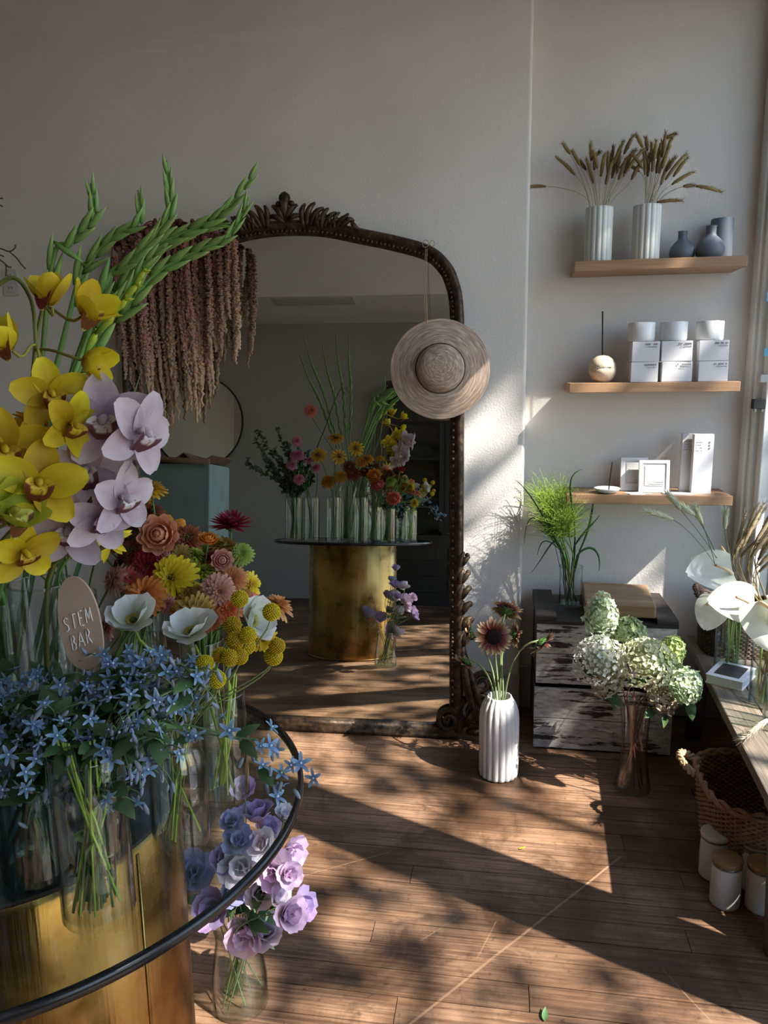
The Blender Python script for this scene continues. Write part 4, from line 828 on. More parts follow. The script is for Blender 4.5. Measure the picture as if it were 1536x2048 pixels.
# blooms on the far side of the table, which only the mirror shows from the front
F5 = lambda x, y: (460+x*.3419, 800+y*.3418)
far = [('dahlia', 'v11', 395, 322, 92, 'pink', None, 'pink dahlia, largest of the mirror group'), ('dahlia', 'v11', 392, 238, 66, 'pink', None, 'pink dahlia, highest of the mirror group'), ('dahlia', 'v11', 505, 396, 66, 'pink', None, 'pink dahlia, right of the mirror group'), ('dahlia', 'v11', 405, 462, 72, 'pinkd', None, 'dusky pink dahlia, lowest of the mirror group'), ('dahlia', 'v11', 362, 380, 66, 'pink', None, 'pink dahlia, left of the mirror group'), ('dahlia', 'v11', 468, 352, 52, 'pink', None, 'small pink dahlia in the middle of the mirror group'),
 ('coneflower', 'v12', 520, 322, 100, 'gold', 'brown', 'golden coneflower, left of the five in the mirror'), ('coneflower', 'v12', 640, 330, 105, 'gold', 'brown', 'golden coneflower, lower middle of the five in the mirror'), ('coneflower', 'v12', 620, 222, 100, 'gold', 'brown', 'golden coneflower, highest of the five in the mirror'), ('coneflower', 'v12', 740, 282, 95, 'gold', 'brown', 'golden coneflower, right of the gladiolus stems in the mirror'), ('coneflower', 'v12', 800, 346, 90, 'gold', 'brown', 'golden coneflower, furthest right of the five in the mirror'),
 ('chrysanthemum', 'v12', 575, 476, 100, 'ochre', None, 'large ochre chrysanthemum, lowest on the left in the mirror'), ('chrysanthemum', 'v12', 650, 445, 82, 'ochre', 'brown', 'ochre chrysanthemum beside the lowest one in the mirror'), ('zinnia', 'v13', 722, 432, 90, 'rust', 'brown', 'rust zinnia above the glass rims in the mirror'), ('zinnia', 'v13', 700, 390, 80, 'brown', 'brown', 'brown zinnia under the coneflowers in the mirror'), ('zinnia', 'v13', 790, 420, 70, 'brown', 'brown', 'brown zinnia left of the ranunculus in the mirror'), ('zinnia', 'v8', 475, 62, 84, 'coral', 'gold', 'orange-red zinnia high by the gladiolus in the mirror'),
 ('zinnia', 'v13', 940, 474, 78, 'green', 'green', 'green zinnia right of the ranunculus in the mirror'), ('zinnia', 'v13', 770, 360, 70, 'ochre', 'brown', 'ochre zinnia between the coneflowers in the mirror')]
ZM['pinkd'] = ZM['pink']
for nm, key, x, y, sz, c, ce, lb in far:
    p = inmir(*F5(x, y), 1.42 if key != 'v8' else 1.25); s = sz*.3419*(3.0+3.02-p.y)/F_PX*1.02; ax = face('M', p, .22); o, pts = stem_thing(nm, key, Vector(p)-ax*.06*s, ax, lb, 'flower'); M = frame(p, ax, rf.uniform(0, 6), s); place('petals', ZM[c], M, o, kind='stuff'); place('calyx', CAL, M, o)
    if ce: place('centre', CEN[ce], M, o)
for x, y, sz, c, lb in ((845, 450, 80, 'orange', 'orange ranunculus, upper of two in the mirror'), (866, 508, 78, 'coral', 'coral ranunculus, lower of two in the mirror'), (958, 582, 80, 'coral', 'red-coral ranunculus beside the glass in the mirror')):
    p = inmir(*F5(x, y), 1.46); s = sz*.3419*4.55/F_PX; ax = face('M', p); o, pts = stem_thing('ranunculus', 'v13', Vector(p)-ax*.004, ax, lb, 'flower'); place('petals', RM[c], frame(p, ax, 0, s*1.1), o, kind='stuff')
# eucalyptus sprays
b = MB(); b.petal(Matrix(), 1, .75, 'round', .3, 0, .1, 3, 1, c0=hx('4a5a48'), c1=hx('6b7a64')); EUL = b.mesh('leaf', 'leaf')
for i in range(15):
    e = inmir(500+9*i+rf.gauss(0, 6), 855+5*abs(i-5)+rf.uniform(-20, 60), 1.30+rf.gauss(0, .06)); o, pts = stem_thing('eucalyptus_sprig', 'v10', e, (-.4, .1, .9), 'dark grey-green eucalyptus sprig, seen in the mirror', 'foliage', 'eucalyptus sprigs in one vase'); b = MB()
    for q in range(60):
        k = 3+q/60*(len(pts)-4); p = pts[int(k)].lerp(pts[min(int(k)+1, len(pts)-1)], k % 1); M = frame(p, (rf.gauss(0, 1), rf.gauss(0, 1), rf.gauss(.4, .6)), rf.uniform(0, 6), rf.uniform(.022, .036)); b.petal(M, 1, .7, 'round', .3, .3, .1, 3, 1, c0=hx('3d4c3c'), c1=hx('66755f'))
    b.build('leaves', 'leaf', o, kind='stuff')

# ---- white poppies (anemones)
b = MB(); b.petal(Matrix(), .52, .50, 'wide', .55, .10, .12, 8, 6, .028, hx('b9bd9c'), hx('e6e4de'), seed=2); POP1 = b.mesh('petal', 'petal'); b = MB(); b.petal(Matrix(), .5, .46, 'wide', .75, .25, .14, 8, 6, .035, hx('b5baa0'), hx('dcdcd8'), seed=5); POP2 = b.mesh('petal', 'petal')
for key, px, py, Y, sz, code, lb in (('v5', 268, 1246, 1.06, 112, 'U', 'white poppy facing up, left of the three'), ('v5', 385, 1270, 1.05, 112, 'U', 'white poppy with drooping petals in the middle of the three'), ('v5', 500, 1243, 1.12, 100, 'R', 'bluish white poppy turned away, right of the three')):
    p = at(px, py, Y); ax = face(code, p, .1); s = scale_px(sz, p); o, pts = stem_thing('white_poppy', key, p-ax*.02, ax, lb, 'flower', r=.0026, col=LIME)
    for i in range(7): place('petal', (POP1, POP2)[i % 2], frame(p, ax, 0, s) @ rot(2*PI*i/7+rf.gauss(0, .1), 'Z') @ Matrix.Translation((.02, 0, .01*i)) @ rot(-rf.uniform(-.15, .35), 'Y'), o)
    b = MB(); M = frame(p, ax, 0, s); b.ball((0, 0, .06), .07, 8, 5, hx('5f7038'))
    for i in range(26): a = i*2.4; b.tube([(.04*math.cos(a), .04*math.sin(a), .04), (.13*math.cos(a), .13*math.sin(a), .12)], [.006, .012], 4, hx('c8b85a'))
    place('centre', b.mesh('centre', 'petal'), M, o)
# ---- yellow ball flowers
b = MB(); b.ball((0, 0, 0), .46, 12, 8, hx('b09410'))
for i in range(190):
    z = 1-2*(i+.5)/190; a = i*2.39996; q = math.sqrt(1-z*z); b.ball((.47*q*math.cos(a), .47*q*math.sin(a), .47*z), .042, 5, 3, mixc(hx('d8bc10'), hx('f0dc3c'), rf.random()))
BALL = b.mesh('flower_ball', 'petal')
cl_ = [(1188, 737, 1.07, 'upper left'), (1345, 803, 1.06, 'upper right'), (1165, 945, 1.02, 'left of the middle pair'), (1228, 918, 1.02, 'right of the middle pair'), (1150, 870, 1.06, 'half hidden behind the middle pair'), (1090, 1015, 1.0, 'left of the lower trio'), (1140, 1030, .99, 'front of the lower trio'), (1190, 1025, 1.0, 'right of the lower trio'), (1015, 1060, .98, 'furthest left'), (1075, 1137, .98, 'lowest'), (1372, 972, 1.06, 'furthest right'), (1355, 1022, 1.07, 'just under the furthest right ball'), (1220, 970, 1.04, 'just under the middle pair')]
for x, y, Y, lb in cl_:
    x_, y_ = Z(x, y); p = at(x_, y_, Y); code = face('U', p, .1); s = scale_px(37 if 'trio' not in lb else 35, p); o, pts = stem_thing('billy_button', 'v3', p-code*.3*s, (code+Vector((.2, 0, .2))).normalized(), 'yellow ball flower, '+lb+' of the bunch', 'flower', r=.0013, col=hx('7f8a52'), k=.25)
    place('flower_ball', BALL, frame(p, code, rf.uniform(0, 6), s*rf.uniform(.92, 1.05)), o)

# ---- orchids
def orchid_set(c0, c1, cm, lip0, lip1, spot):
    D = {}
    for nm, bend, a0 in (('open', -.25, .30), ('cup', .7, .55)):
        b = MB(); b.petal(Matrix(), .56, .40, 'round', bend, a0, .14, 7, 3, .014, c0, c1, cm, seed=3); D[nm] = b.mesh('petal', 'petal')
    b = MB()                                          # lip: curled three-lobed tongue with dark margin
    vs = []; cs = []; fs = []; nl, nw = 14, 8
    for i in range(nl+1):
        u = i/nl; x = -.01-.22*u; z = .06+.15*math.sin(PI*min(1, u*1.05))-.13*u*u; wd = (.075+.085*math.sin(PI*min(1, u*1.05))**.8)*(1 if u < .8 else math.sqrt(max(.1, 1-((u-.8)/.2)**2)))
        for j in range(-nw, nw+1):
            t = j/nw; vs.append((x+.04*t*t*(1-u), wd*t, z+.12*t*t*(1-u)+.010*math.sin(t*9+u*5)*u)); dk = 1 if (u > .42 and (abs(t) > .5 or u > .66) and u < .985) else 0
            sp = 1 if (math.sin(t*17+i*2.3)*math.cos(i*1.9+t*7) > .6 and .15 < u < .8) else 0; cs.append(mixc(lip0 if u < .97 else lip1, spot, .92*dk+(.7*sp if not dk else 0)))
    q = 2*nw+1; fs = [(i*q+j, i*q+j+1, (i+1)*q+j+1, (i+1)*q+j) for i in range(nl) for j in range(q-1)]; b.add(vs, fs, cs); D['lip'] = b.mesh('bloom', 'petal')
    b = MB(); b.tube([(.03, 0, .02), (.06, 0, .10), (.04, 0, .19), (.0, 0, .23)], [.035, .045, .045, .03], 8, mixc(c1, spot, .15)); D['col'] = b.mesh('column', 'petal'); return D
ORC = {'yellow': orchid_set(hx('bf9c14'), hx('e6cc2c'), hx('b08c10'), hx('dcb838'), hx('e8d46a'), hx('6a0f1c')), 'white': orchid_set(hx('c4a8b4'), hx('d8c8cc'), hx('b98ea0'), hx('e0d4d0'), hx('e6dad8'), hx('5e1226')), 'lime': orchid_set(hx('8a9a1e'), hx('b8bc3a'), hx('8a9020'), hx('d8ce6a'), hx('e0d880'), hx('6a1520'))}
def orchid_spike(key, col, path, blooms, label, r=.0045):
    loc, rm_, h, rb = VASE[key]; P = [loc+Vector((rf.gauss(0, .01), rf.gauss(0, .01), .015)), loc+Vector((rf.gauss(0, .012), rf.gauss(0, .012), h))]+[at(*q) for q in path]
    pts = catmull(P, 6); o = empty('orchid_spike', P[0], label, 'flower'); b = MB(); N = len(pts); b.tube(pts, [r*(1-.45*i/N) for i in range(N)], 8, mixc(hx('6f7a34'), hx('7a6a3a'), .3)); b.build('stem', 'stem', o)
    for px, py, Y, sz, d, st, rl in blooms:
        p = at(px, py, Y); c = (CAM-p).normalized(); rgt = RT; up = UP; ax = (c*d[0]+rgt*d[1]+up*d[2]).normalized(); s = scale_px(sz*1.12, p)
        M = frame(p, ax, rl, s, xh=up); D = ORC[col]; lp = place('bloom', D['lip'], M @ (rot(.35, 'Y') if st == 'open' else Matrix()), o); place('column', D['col'], M, lp)
        for k, (an, tw) in enumerate(((0, 1.0), (1.18, 1.05), (-1.18, 1.05), (2.35, .98), (-2.35, .98))): place('petal', D[st], M @ rot(an+rf.gauss(0, .06), 'Z') @ rot(-rf.gauss(0, .09), 'Y') @ Matrix.Scale(tw, 4), lp)
        near = min(pts, key=lambda q: (q-p).length); b = MB(); b.tube(bez(near, near.lerp(p, .4)+Vector((0, 0, .01)), p-ax*.35*s, p-ax*.02*s, 6), .0022, 6, mixc(hx('8a8f3a'), hx('b0983a'), .4)); b.build('pedicel', 'stem', o)
orchid_spike('v9', 'yellow', [(70, 1000, 1.03), (62, 850, 1.04), (70, 700, 1.05), (85, 615, 1.05)], [(103, 612, 1.0, 118, (.2, -.2, .9), 'cup', .3), (165, 632, .98, 125, (.35, .55, .55), 'cup', -.2), (164, 720, .98, 112, (.1, .8, -.2), 'cup', .2)], 'tall yellow orchid spike, topmost blooms seen from behind')
orchid_spike('v9', 'yellow', [(-45, 900, .98), (-40, 640, 1.0), (20, 556, 1.02), (62, 600, 1.02), (72, 690, 1.0)], [(24, 700, .95, 118, (.5, -.5, .6), 'cup', .4), (100, 790, .95, 122, (.8, .25, -.1), 'open', .25), (136, 850, .94, 118, (.55, .75, -.25), 'open', -.2)], 'arching yellow orchid spike with an olive stem')
orchid_spike('v9', 'yellow', [(40, 1120, .96), (36, 1000, .96), (38, 880, .96)], [(8, 905, .90, 150, (.9, .1, 0), 'open', .1), (75, 972, .90, 150, (.95, .1, .05), 'open', -.1), (60, 868, .96, 130, (.3, -.6, .3), 'open', .5), (44, 1105, .90, 118, (.6, .5, -.35), 'open', .2)], 'lower yellow orchid spike with the largest front-facing blooms')
orchid_spike('v9', 'lime', [(-20, 1150, .93), (-10, 1060, .92)], [(18, 1040, .87, 150, (.5, .45, .5), 'cup', .2), (-30, 990, .87, 130, (.6, .2, .5), 'cup', .1)], 'lime-green orchid spike at the left picture edge')
orchid_spike('v7', 'white', [(215, 1090, 1.05), (228, 1000, 1.04), (232, 900, 1.03), (225, 830, 1.02)], [(212, 846, .98, 160, (.85, -.15, 0), 'open', .1), (272, 868, .97, 150, (.45, .75, -.1), 'open', -.2), (178, 946, .97, 150, (.85, -.2, -.05), 'open', .15), (238, 998, .97, 128, (.5, .7, -.2), 'open', .1), (196, 1040, .96, 120, (.7, .3, -.35), 'open', -.1), (140, 1062, .96, 135, (.85, -.15, -.2), 'open', 0)], 'pale pink-white orchid spike with dark red spotted lips')

# ---- gladiolus spikes
b = MB(); b.tube([(0, 0, 0), (.004, 0, .2), (.014, 0, .5), (.01, 0, .8), (.0, 0, 1)], [.05, .10, .11, .06, .010], 7, lambda t: mixc(hx('6a9045'), hx('a0bd6c'), t), flat=.75); GB = b.mesh('bud', 'leaf')
b = MB(); b.tube([(0, 0, 0), (.004, 0, .3), (.01, 0, .6), (.0, 0, .8)], [.05, .10, .12, .06], 7, lambda t: mixc(hx('6f9a3c'), hx('c8c83a'), t))
for i in range(4): b.petal(Matrix.Translation((0, 0, .7)) @ rot(i*PI/2, 'Z'), .35, .16, 'point', -.6, 1.35, .1, 3, 1, c0=hx('a8b83c'), c1=hx('d8d04a'))
GO = b.mesh('opening_bud', 'petal')
G1 = lambda X, Y: (X*.3516, 300+Y*.3516)
gl = [([(280, 760), (400, 540), (480, 450), (535, 360), (515, 190)], 1.20, 'gladiolus spike, leftmost, with an upright tip', 3), ([(420, 840), (500, 660), (565, 570), (650, 490), (780, 420), (795, 330), (785, 230)], 1.22, 'gladiolus spike, second from left, tip bent straight up', 4), ([(540, 900), (720, 650), (830, 540), (920, 430), (965, 330), (950, 60)], 1.22, 'tallest thick gladiolus spike pointing straight up', 5),
 ([(560, 980), (700, 760), (870, 560), (1000, 490), (1200, 400), (1330, 290), (1460, 115)], 1.26, 'gladiolus spike leaning furthest right, highest tip', 5), ([(540, 1120), (700, 930), (830, 760), (950, 660), (1150, 560), (1290, 500), (1385, 350), (1415, 270)], 1.24, 'gladiolus spike leaning right, lowest of them', 5), ([(520, 1000), (660, 820), (780, 700), (900, 570), (1050, 490), (1180, 440), (1310, 415)], 1.30, 'gladiolus spike leaning right between two others', 4), ([(480, 1120), (560, 1000), (640, 900), (720, 800), (830, 640), (940, 540)], 1.20, 'gladiolus spike with yellow opening buds', 4)]
gl = [([at(*G1(*xy), Y) for xy in path], lb, 14) for path, Y, lb, nb_ in gl]
for e, lb in (((607, 672), 'gladiolus spike, leftmost upright one in the mirror'), ((598, 705), 'gladiolus spike, bent one at the left in the mirror'), ((645, 690), 'gladiolus spike, second upright one in the mirror'), ((672, 668), 'gladiolus spike, third upright one in the mirror'), ((698, 662), 'gladiolus spike, fourth upright one in the mirror')):
    e = inmir(*e, 1.12); m0 = VASE['v8'][0]+Vector((0, 0, .36)); gl.append(([m0.lerp(e, .3)+Vector((.01, 0, .02)), m0.lerp(e, .6)+Vector((.015, 0, .015)), m0.lerp(e, .8), e], lb, 15))
for q, lb, i0_ in gl:
    loc, rm_, h, rb = VASE['v8']; base = loc+Vector((rf.gauss(0, .015), rf.gauss(0, .015), .015)); mo = loc+Vector((rf.uniform(.0, .045), rf.gauss(0, .02), h)); pts = catmull([base, mo]+q, 7); N = len(pts)
    o = empty('gladiolus_spike', base, lb, 'flower'); b = MB(); b.tube(pts, [.0048-.0034*(i/N)**1.5 for i in range(N)], 7, mixc(hx('5d8040'), hx('7aa050'), .4)); b.build('stem', 'stem', o)
    i0 = i0_; tot = 0; acc = 0; side = 0; seg_l = [(pts[i+1]-pts[i]).length for i in range(N-1)]; dist = sum(seg_l[i0:]); dd = 0
    for i in range(i0, N-1):
        dd += seg_l[i]; acc += seg_l[i]; k = dd/dist
        if acc > .021-.011*k:
            acc = 0; side += 1; t = (pts[i+1]-pts[i]).normalized(); sd = t.cross((CAM-pts[i]).normalized()).normalized(); zz = (t+sd*(.13 if side % 2 else -.13)+(CAM-pts[i]).normalized()*.08).normalized()
            op = 'yellow opening' in lb and k < .75 and side % 2; L = (.075-.040*k)*rf.uniform(.9, 1.1)
            place('opening_bud' if op else 'bud', GO if op else GB, frame(pts[i]-t*.014+sd*(.004 if side % 2 else -.004)*(1-.6*k), zz, rf.uniform(0, 6), L*(.85 if op else 1)), o)
for i in range(5):                                    # sword leaves among the gladiolus
    p0 = VASE['v8'][0]+Vector((rf.gauss(0, .02), rf.gauss(0, .02), .02)); e = at(rf.uniform(60, 240), rf.uniform(640, 980), rf.uniform(1.12, 1.25)); d = e-p0; o = empty('sword_leaf', p0, 'long blue-green sword leaf among the gladiolus stems', 'leaf', 'gladiolus leaves in the tall vase'); b = MB()
    b.petal(frame(p0, Vector((.2, -.9, .1)), 0, 1, xh=d), d.length, .016, 'blade', .05, 0, .1, 10, 1, c0=hx('46673c'), c1=hx('6d9060')); b.build('blade', 'leaf', o)

# ---- tan sign: STEM BAR
p = at(160, 1243, 1.0); sg = empty('table_sign', (p.x, p.y, TT), 'tan oval sign with white STEM BAR lettering standing among the vases', 'sign')
sx_ = (RT*math.cos(.21)+UP*math.sin(.21)).normalized(); sn_ = (CAM-p);  sn_ = (sn_-sx_*sn_.dot(sx_)).normalized(); sy_ = sn_.cross(sx_)
SM = Matrix((sx_, sy_, sn_)).transposed().to_4x4(); SM.translation = p; SW = scale_px(41, p); SH = scale_px(92, p)
b = MB(); n_ = 48; prf = []
for k in range(n_):
    a = 2*PI*k/n_; sa = math.sin(a); prf.append((SW*math.cos(a)*(1 if sa > 0 else 1), SH*sa if sa > 0 else SH*1.05*(-abs(sa)**.6)))
vs = [tuple(SM @ Vector((x, y, z))) for z in (-.003, .003) for x, y in prf]; b.add(vs, [tuple(range(n_-1, -1, -1)), tuple(range(n_, 2*n_))]+[(i, (i+1) % n_, n_+(i+1) % n_, n_+i) for i in range(n_)]); b.build('plate', 'signboard', sg, smooth=False)
b = MB(); b.tube([SM @ Vector((0, -SH, 0)), (p.x, p.y, TT+.004)], .003, 6); b.lathe([(.03, 0), (.03, .004), (.0001, .004)], 24, (p.x, p.y, TT)); b.build('stand', 'pinch', sg)
LET = {'S': [[(.8, .86), (.5, 1), (.2, .82), (.3, .58), (.7, .42), (.8, .18), (.5, 0), (.15, .14)]], 'T': [[(.05, 1), (.95, 1)], [(.5, 1), (.5, 0)]], 'E': [[(.8, 1), (.2, 1)], [(.2, 1), (.2, 0)], [(.2, 0), (.8, 0)], [(.2, .52), (.65, .52)]], 'M': [[(.05, 0), (.15, 1)], [(.15, 1), (.5, .2)], [(.5, .2), (.85, 1)], [(.85, 1), (.95, 0)]],
       'B': [[(.2, 0), (.2, 1), (.6, .95), (.7, .75), (.55, .55), (.2, .53)], [(.5, .54), (.8, .38), (.75, .1), (.5, 0), (.2, 0)]], 'A': [[(.05, 0), (.5, 1)], [(.5, 1), (.95, 0)], [(.22, .35), (.78, .35)]], 'R': [[(.2, 0), (.2, 1), (.6, .95), (.72, .75), (.55, .53), (.2, .5)], [(.45, .51), (.9, 0)]]}
for word, y0 in (('STEM', .004), ('BAR', -.026)):
    cw = .0118; x0 = -cw*len(word)/2-.002; lh = .022
    for i, ch in enumerate(word):
        b = MB()
        for st in LET[ch]:
            P = [(SM @ Vector((x0+cw*(i+.08+.84*x), y0+lh*y+.22*(x0+cw*i)-.010, .0040))) for x, y in st]; b.tube(P, [.00095 if j % 2 else .0011 for j in range(len(P))], 4)
        b.build('letter', 'signink', sg)
b = MB(); b.tube([SM @ Vector((-.012, -.058, .0036)), SM @ Vector((.004, -.055, .0036)), SM @ Vector((.016, -.051, .0036))], .0006, 4); b.build('underline', 'signink', sg)

# ---- blue tweedia
b = MB()
for i in range(5): b.petal(rot(2*PI*i/5, 'Z') @ Matrix.Translation((.04, 0, 0)), .50, .19, 'long', -.5, .55, .10, 4, 1, c0=hx('5b7ea6'), c1=hx('9db8d2'))
b.ball((0, 0, .08), .07, 6, 4, hx('dfe6ee')); b.tube([(0, 0, 0), (0, 0, -.25)], [.08, .04], 5, hx('6f8a78')); TW = b.mesh('blossom', 'petal')
b = MB(); b.tube([(0, 0, 0), (0, 0, .35), (0, 0, .8), (0, 0, 1)], [.10, .20, .14, .03], 6, lambda t: mixc(hx('8a9aa0'), hx('b0b4cc'), t)); TB = b.mesh('bud', 'petal')
b = MB(); b.petal(Matrix(), 1, .46, 'point', -.5, .2, .05, 5, 2, 0, hx('33502f'), hx('577549'), fold=.12); TL = b.mesh('leaf', 'leaf')
def tweedia(key, p, axis, label, group, nb_=8, nl_=7):
    o, pts = stem_thing('tweedia_sprig', key, p, axis, label, 'flower', group, .0018, hx('5f7a52'), k=.4); N = len(pts)
    for i in range(nl_):
        q = pts[rf.randint(5, N-1)]; d = Vector((rf.gauss(0, 1), rf.gauss(0, 1), rf.gauss(.2, .5))); place('leaf', TL, frame(q, Vector((0, 0, 1))+Vector((rf.gauss(0, .4), rf.gauss(0, .4), 0)), 0, rf.uniform(.034, .062), xh=d), o)
    for i in range(nb_):
        q = pts[max(5, N-1-int(abs(rf.gauss(0, 2.5))))]+Vector((rf.gauss(0, .026), rf.gauss(0, .024), rf.gauss(.006, .02))); a = (face('F', q, .9))
        place('blossom', TW, frame(q, a, rf.uniform(0, 6), rf.uniform(.020, .031)), o)
    b = MB()
    for i in range(7):
        q = pts[N-1-(i % 3)]; e = q+Vector((rf.gauss(0, .025), rf.gauss(0, .02), rf.uniform(-.035, .02))); b.tube(bez(q, q+Vector((0, 0, .012)), e+Vector((0, 0, .012)), e, 5), .0009, 4, hx('5f7a52')); place('bud', TB, frame(e, (rf.gauss(0, .3), rf.gauss(0, .3), rf.choice((-1, .6))), 0, rf.uniform(.014, .02)), o)
    b.build('pedicels', 'stem', o, kind='stuff')
tw1 = [(20, 1350), (60, 1390), (110, 1365), (150, 1400), (205, 1372), (250, 1400), (300, 1350), (40, 1470), (90, 1520), (140, 1480), (190, 1540), (235, 1470), (280, 1530), (320, 1440), (350, 1390), (370, 1330), (75, 1590), (165, 1600), (225, 1590), (30, 1570), (330, 1500), (190, 1440), (110, 1430), (290, 1318), (240, 1335), (395, 1370), (290, 1460), (10, 1420)]
ordn = ['first', 'second', 'third', 'fourth', 'fifth', 'sixth', 'seventh', 'eighth', 'ninth', 'tenth', 'eleventh', 'twelfth', 'thirteenth']; rows_ = {}
for px, py in sorted(tw1): rows_.setdefault('top' if py < 1375 else 'middle' if py < 1475 else 'lowest', []).append((px, py))
for i, (px, py) in enumerate(tw1):
    rw = 'top' if py < 1375 else 'middle' if py < 1475 else 'lowest'; lab_ = f'light blue tweedia sprig, {ordn[rows_[rw].index((px, py))]} from the left in the {rw} row'
    key = 'v2' if px < 100 else 'v1'; Y = rf.uniform(.84, .98) if py > 1420 else rf.uniform(.92, 1.04); p = at(px, py, Y); tweedia(key, p, (rf.gauss(.1, .4), -.3, .5 if py < 1480 else -.3), lab_, 'blue tweedia sprigs massed on the table', 10, 12)
tweedia('v1', at(402, 1340, .93), (.5, -.2, .6), 'sunlit pale blue tweedia sprig beside the lowest yellow ball', None, 5, 5)
for (path, lb) in (([(395, 1465), (470, 1475), (515, 1480)], 'long blue tweedia sprig reaching right over the glass, upper tip'), ([(480, 1480), (520, 1530), (570, 1545)], 'drooping blue tweedia sprig reaching furthest right over the table rim')):
    P = [at(x, y, .97) for x, y in path]; loc = VASE['v1'][0]; pts = catmull([loc+Vector((.02, .01, .02)), loc+Vector((.04, .02, .245)), at(300, 1440, .95)]+P, 5); o = empty('tweedia_sprig', pts[0], lb, 'flower'); b = MB(); b.tube(pts, .0017, 5, hx('5f7a52')); b.build('stem', 'stem', o)
    e = P[-1]
    for k in range(6): q = e+Vector((rf.gauss(0, .018), rf.gauss(0, .015), rf.gauss(-.006, .018))); place('blossom', TW, frame(q, face('F', q, .5), rf.uniform(0, 6), rf.uniform(.024, .034)), o)
    for k in range(5): q = e+Vector((rf.gauss(0, .02), rf.gauss(0, .01), -rf.uniform(.005, .04))); place('bud', TB, frame(q, (rf.gauss(0, .3), 0, -1), 0, .018), o)
    for q in P[:2]: place('leaf', TL, frame(q, (0, -.5, .9), rf.uniform(0, 6), .042), o)

# ---- lilac lisianthus on the floor
LC = {'lilac': (hx('8a72b8'), hx('b49ad0')), 'blue': (hx('6c6fb0'), hx('9a9ccc')), 'pink': (hx('b08cc0'), hx('d8bcdc')), 'pale': (hx('c4b4d4'), hx('e0d6e4'))}; LM = {}
for k, (c0, c1) in LC.items():
    L = []
    for bend, a0, sd in ((.25, .55, 1), (.55, .8, 4), (.8, 1.0, 8)):
        b = MB(); b.petal(Matrix(), .54, .46, 'wide', bend, a0, .16, 8, 5, .035, mixc(hx('d8d8b0'), c0, .6), c1, seed=sd); L.append(b.mesh('petal', 'petal'))
    LM[k] = L
L3 = lambda x, y: (x*.4167, 1250+y*.4167)
ll = [(1290, 980, 110, 'Y', 'lilac', 'small lilac lisianthus between pale one and the rim'), (1080, 1120, 120, 'F', 'lilac', 'lilac lisianthus left of the near-white one'), (1330, 1300, 120, 'R', 'pale', 'pale lisianthus above the low right pair'), (1110, 1290, 110, 'F', 'blue', 'small blue-lilac lisianthus left below the centre'), (1170, 790, 105, 'U', 'lilac', 'highest lilac lisianthus, seen through the glass table'), (1115, 945, 100, 'F', 'blue', 'blue-lilac lisianthus under the highest one'), (1232, 905, 140, 'U', 'lilac', 'wide lilac lisianthus under the table rim'), (1372, 910, 90, 'Y', 'pale', 'pale lisianthus bud on the right under the rim'), (1145, 1035, 122, 'F', 'blue', 'round blue-lilac lisianthus facing the camera'), (1262, 1050, 120, 'F', 'pale', 'pale lisianthus right of the round blue-lilac one'), (1400, 1085, 130, 'R', 'pink', 'pink-lilac lisianthus, uppermost outside the rim'),
 (930, 1190, 170, 'F', 'blue', 'large bluish lisianthus in front of the brass drum'), (1160, 1165, 170, 'F', 'pale', 'near-white lisianthus in the bunch centre'), (1315, 1180, 150, 'F', 'pink', 'sunlit pink-lilac lisianthus right of centre'), (1385, 1195, 110, 'R', 'pink', 'small pink-lilac lisianthus on the far right'), (1255, 1280, 130, 'F', 'pale', 'pale lisianthus below the bunch centre'), (1020, 1365, 160, 'F', 'lilac', 'lilac lisianthus low on the left under the rim'), (1390, 1385, 140, 'R', 'pink', 'pink-lilac lisianthus low on the right'), (1452, 1345, 125, 'R', 'lilac', 'lilac lisianthus furthest right of the bunch'), (1180, 1485, 165, 'D', 'pink', 'large open pink lisianthus over the vase mouth'), (1275, 1475, 145, 'F', 'pale', 'sunlit white-pink lisianthus right over the vase mouth')]
for x, y, sz, code, c, lb in ll:
    px, py = L3(x, y); Y = 1.50+rf.uniform(-.08, .07)-(.03 if y > 1300 else 0); p = at(px, py, Y); ax = face(code, p, .2); s = scale_px(sz*.4167*1.5, p); o, pts = stem_thing('lisianthus_stem', 'lis', p-ax*.2*s, ax, lb, 'flower', None, .0016, hx('6d8a5a'))
    M = frame(p-ax*.2*s, ax, rf.uniform(0, 6), s)
    for k in range(5): place('petal', LM[c][0], M @ rot(2*PI*k/5+rf.gauss(0, .08), 'Z') @ rot(-rf.gauss(0, .1), 'Y'), o)
    for k in range(4): place('petal', LM[c][1], M @ rot(2*PI*k/4+.4, 'Z') @ Matrix.Scale(.85, 4), o)
    for k in range(3): place('petal', LM[c][2], M @ rot(2*PI*k/3+.2, 'Z') @ Matrix.Scale(.62, 4), o)
    b = MB()
    for k in range(5): b.petal(M @ rot(2*PI*k/5+.5, 'Z') @ Matrix.Translation((0, 0, -.03)), .35, .06, 'point', .5, .6, .05, 3, 1, c0=hx('6d8a5a'), c1=hx('93a876'))
    b.build('calyx', 'leaf', o, kind='stuff'); pl_ = pts[len(pts)//2]; place('leaf', TL, frame(pl_, (rf.gauss(0, .4), -.3, .8), rf.uniform(0, 6), .06), o)

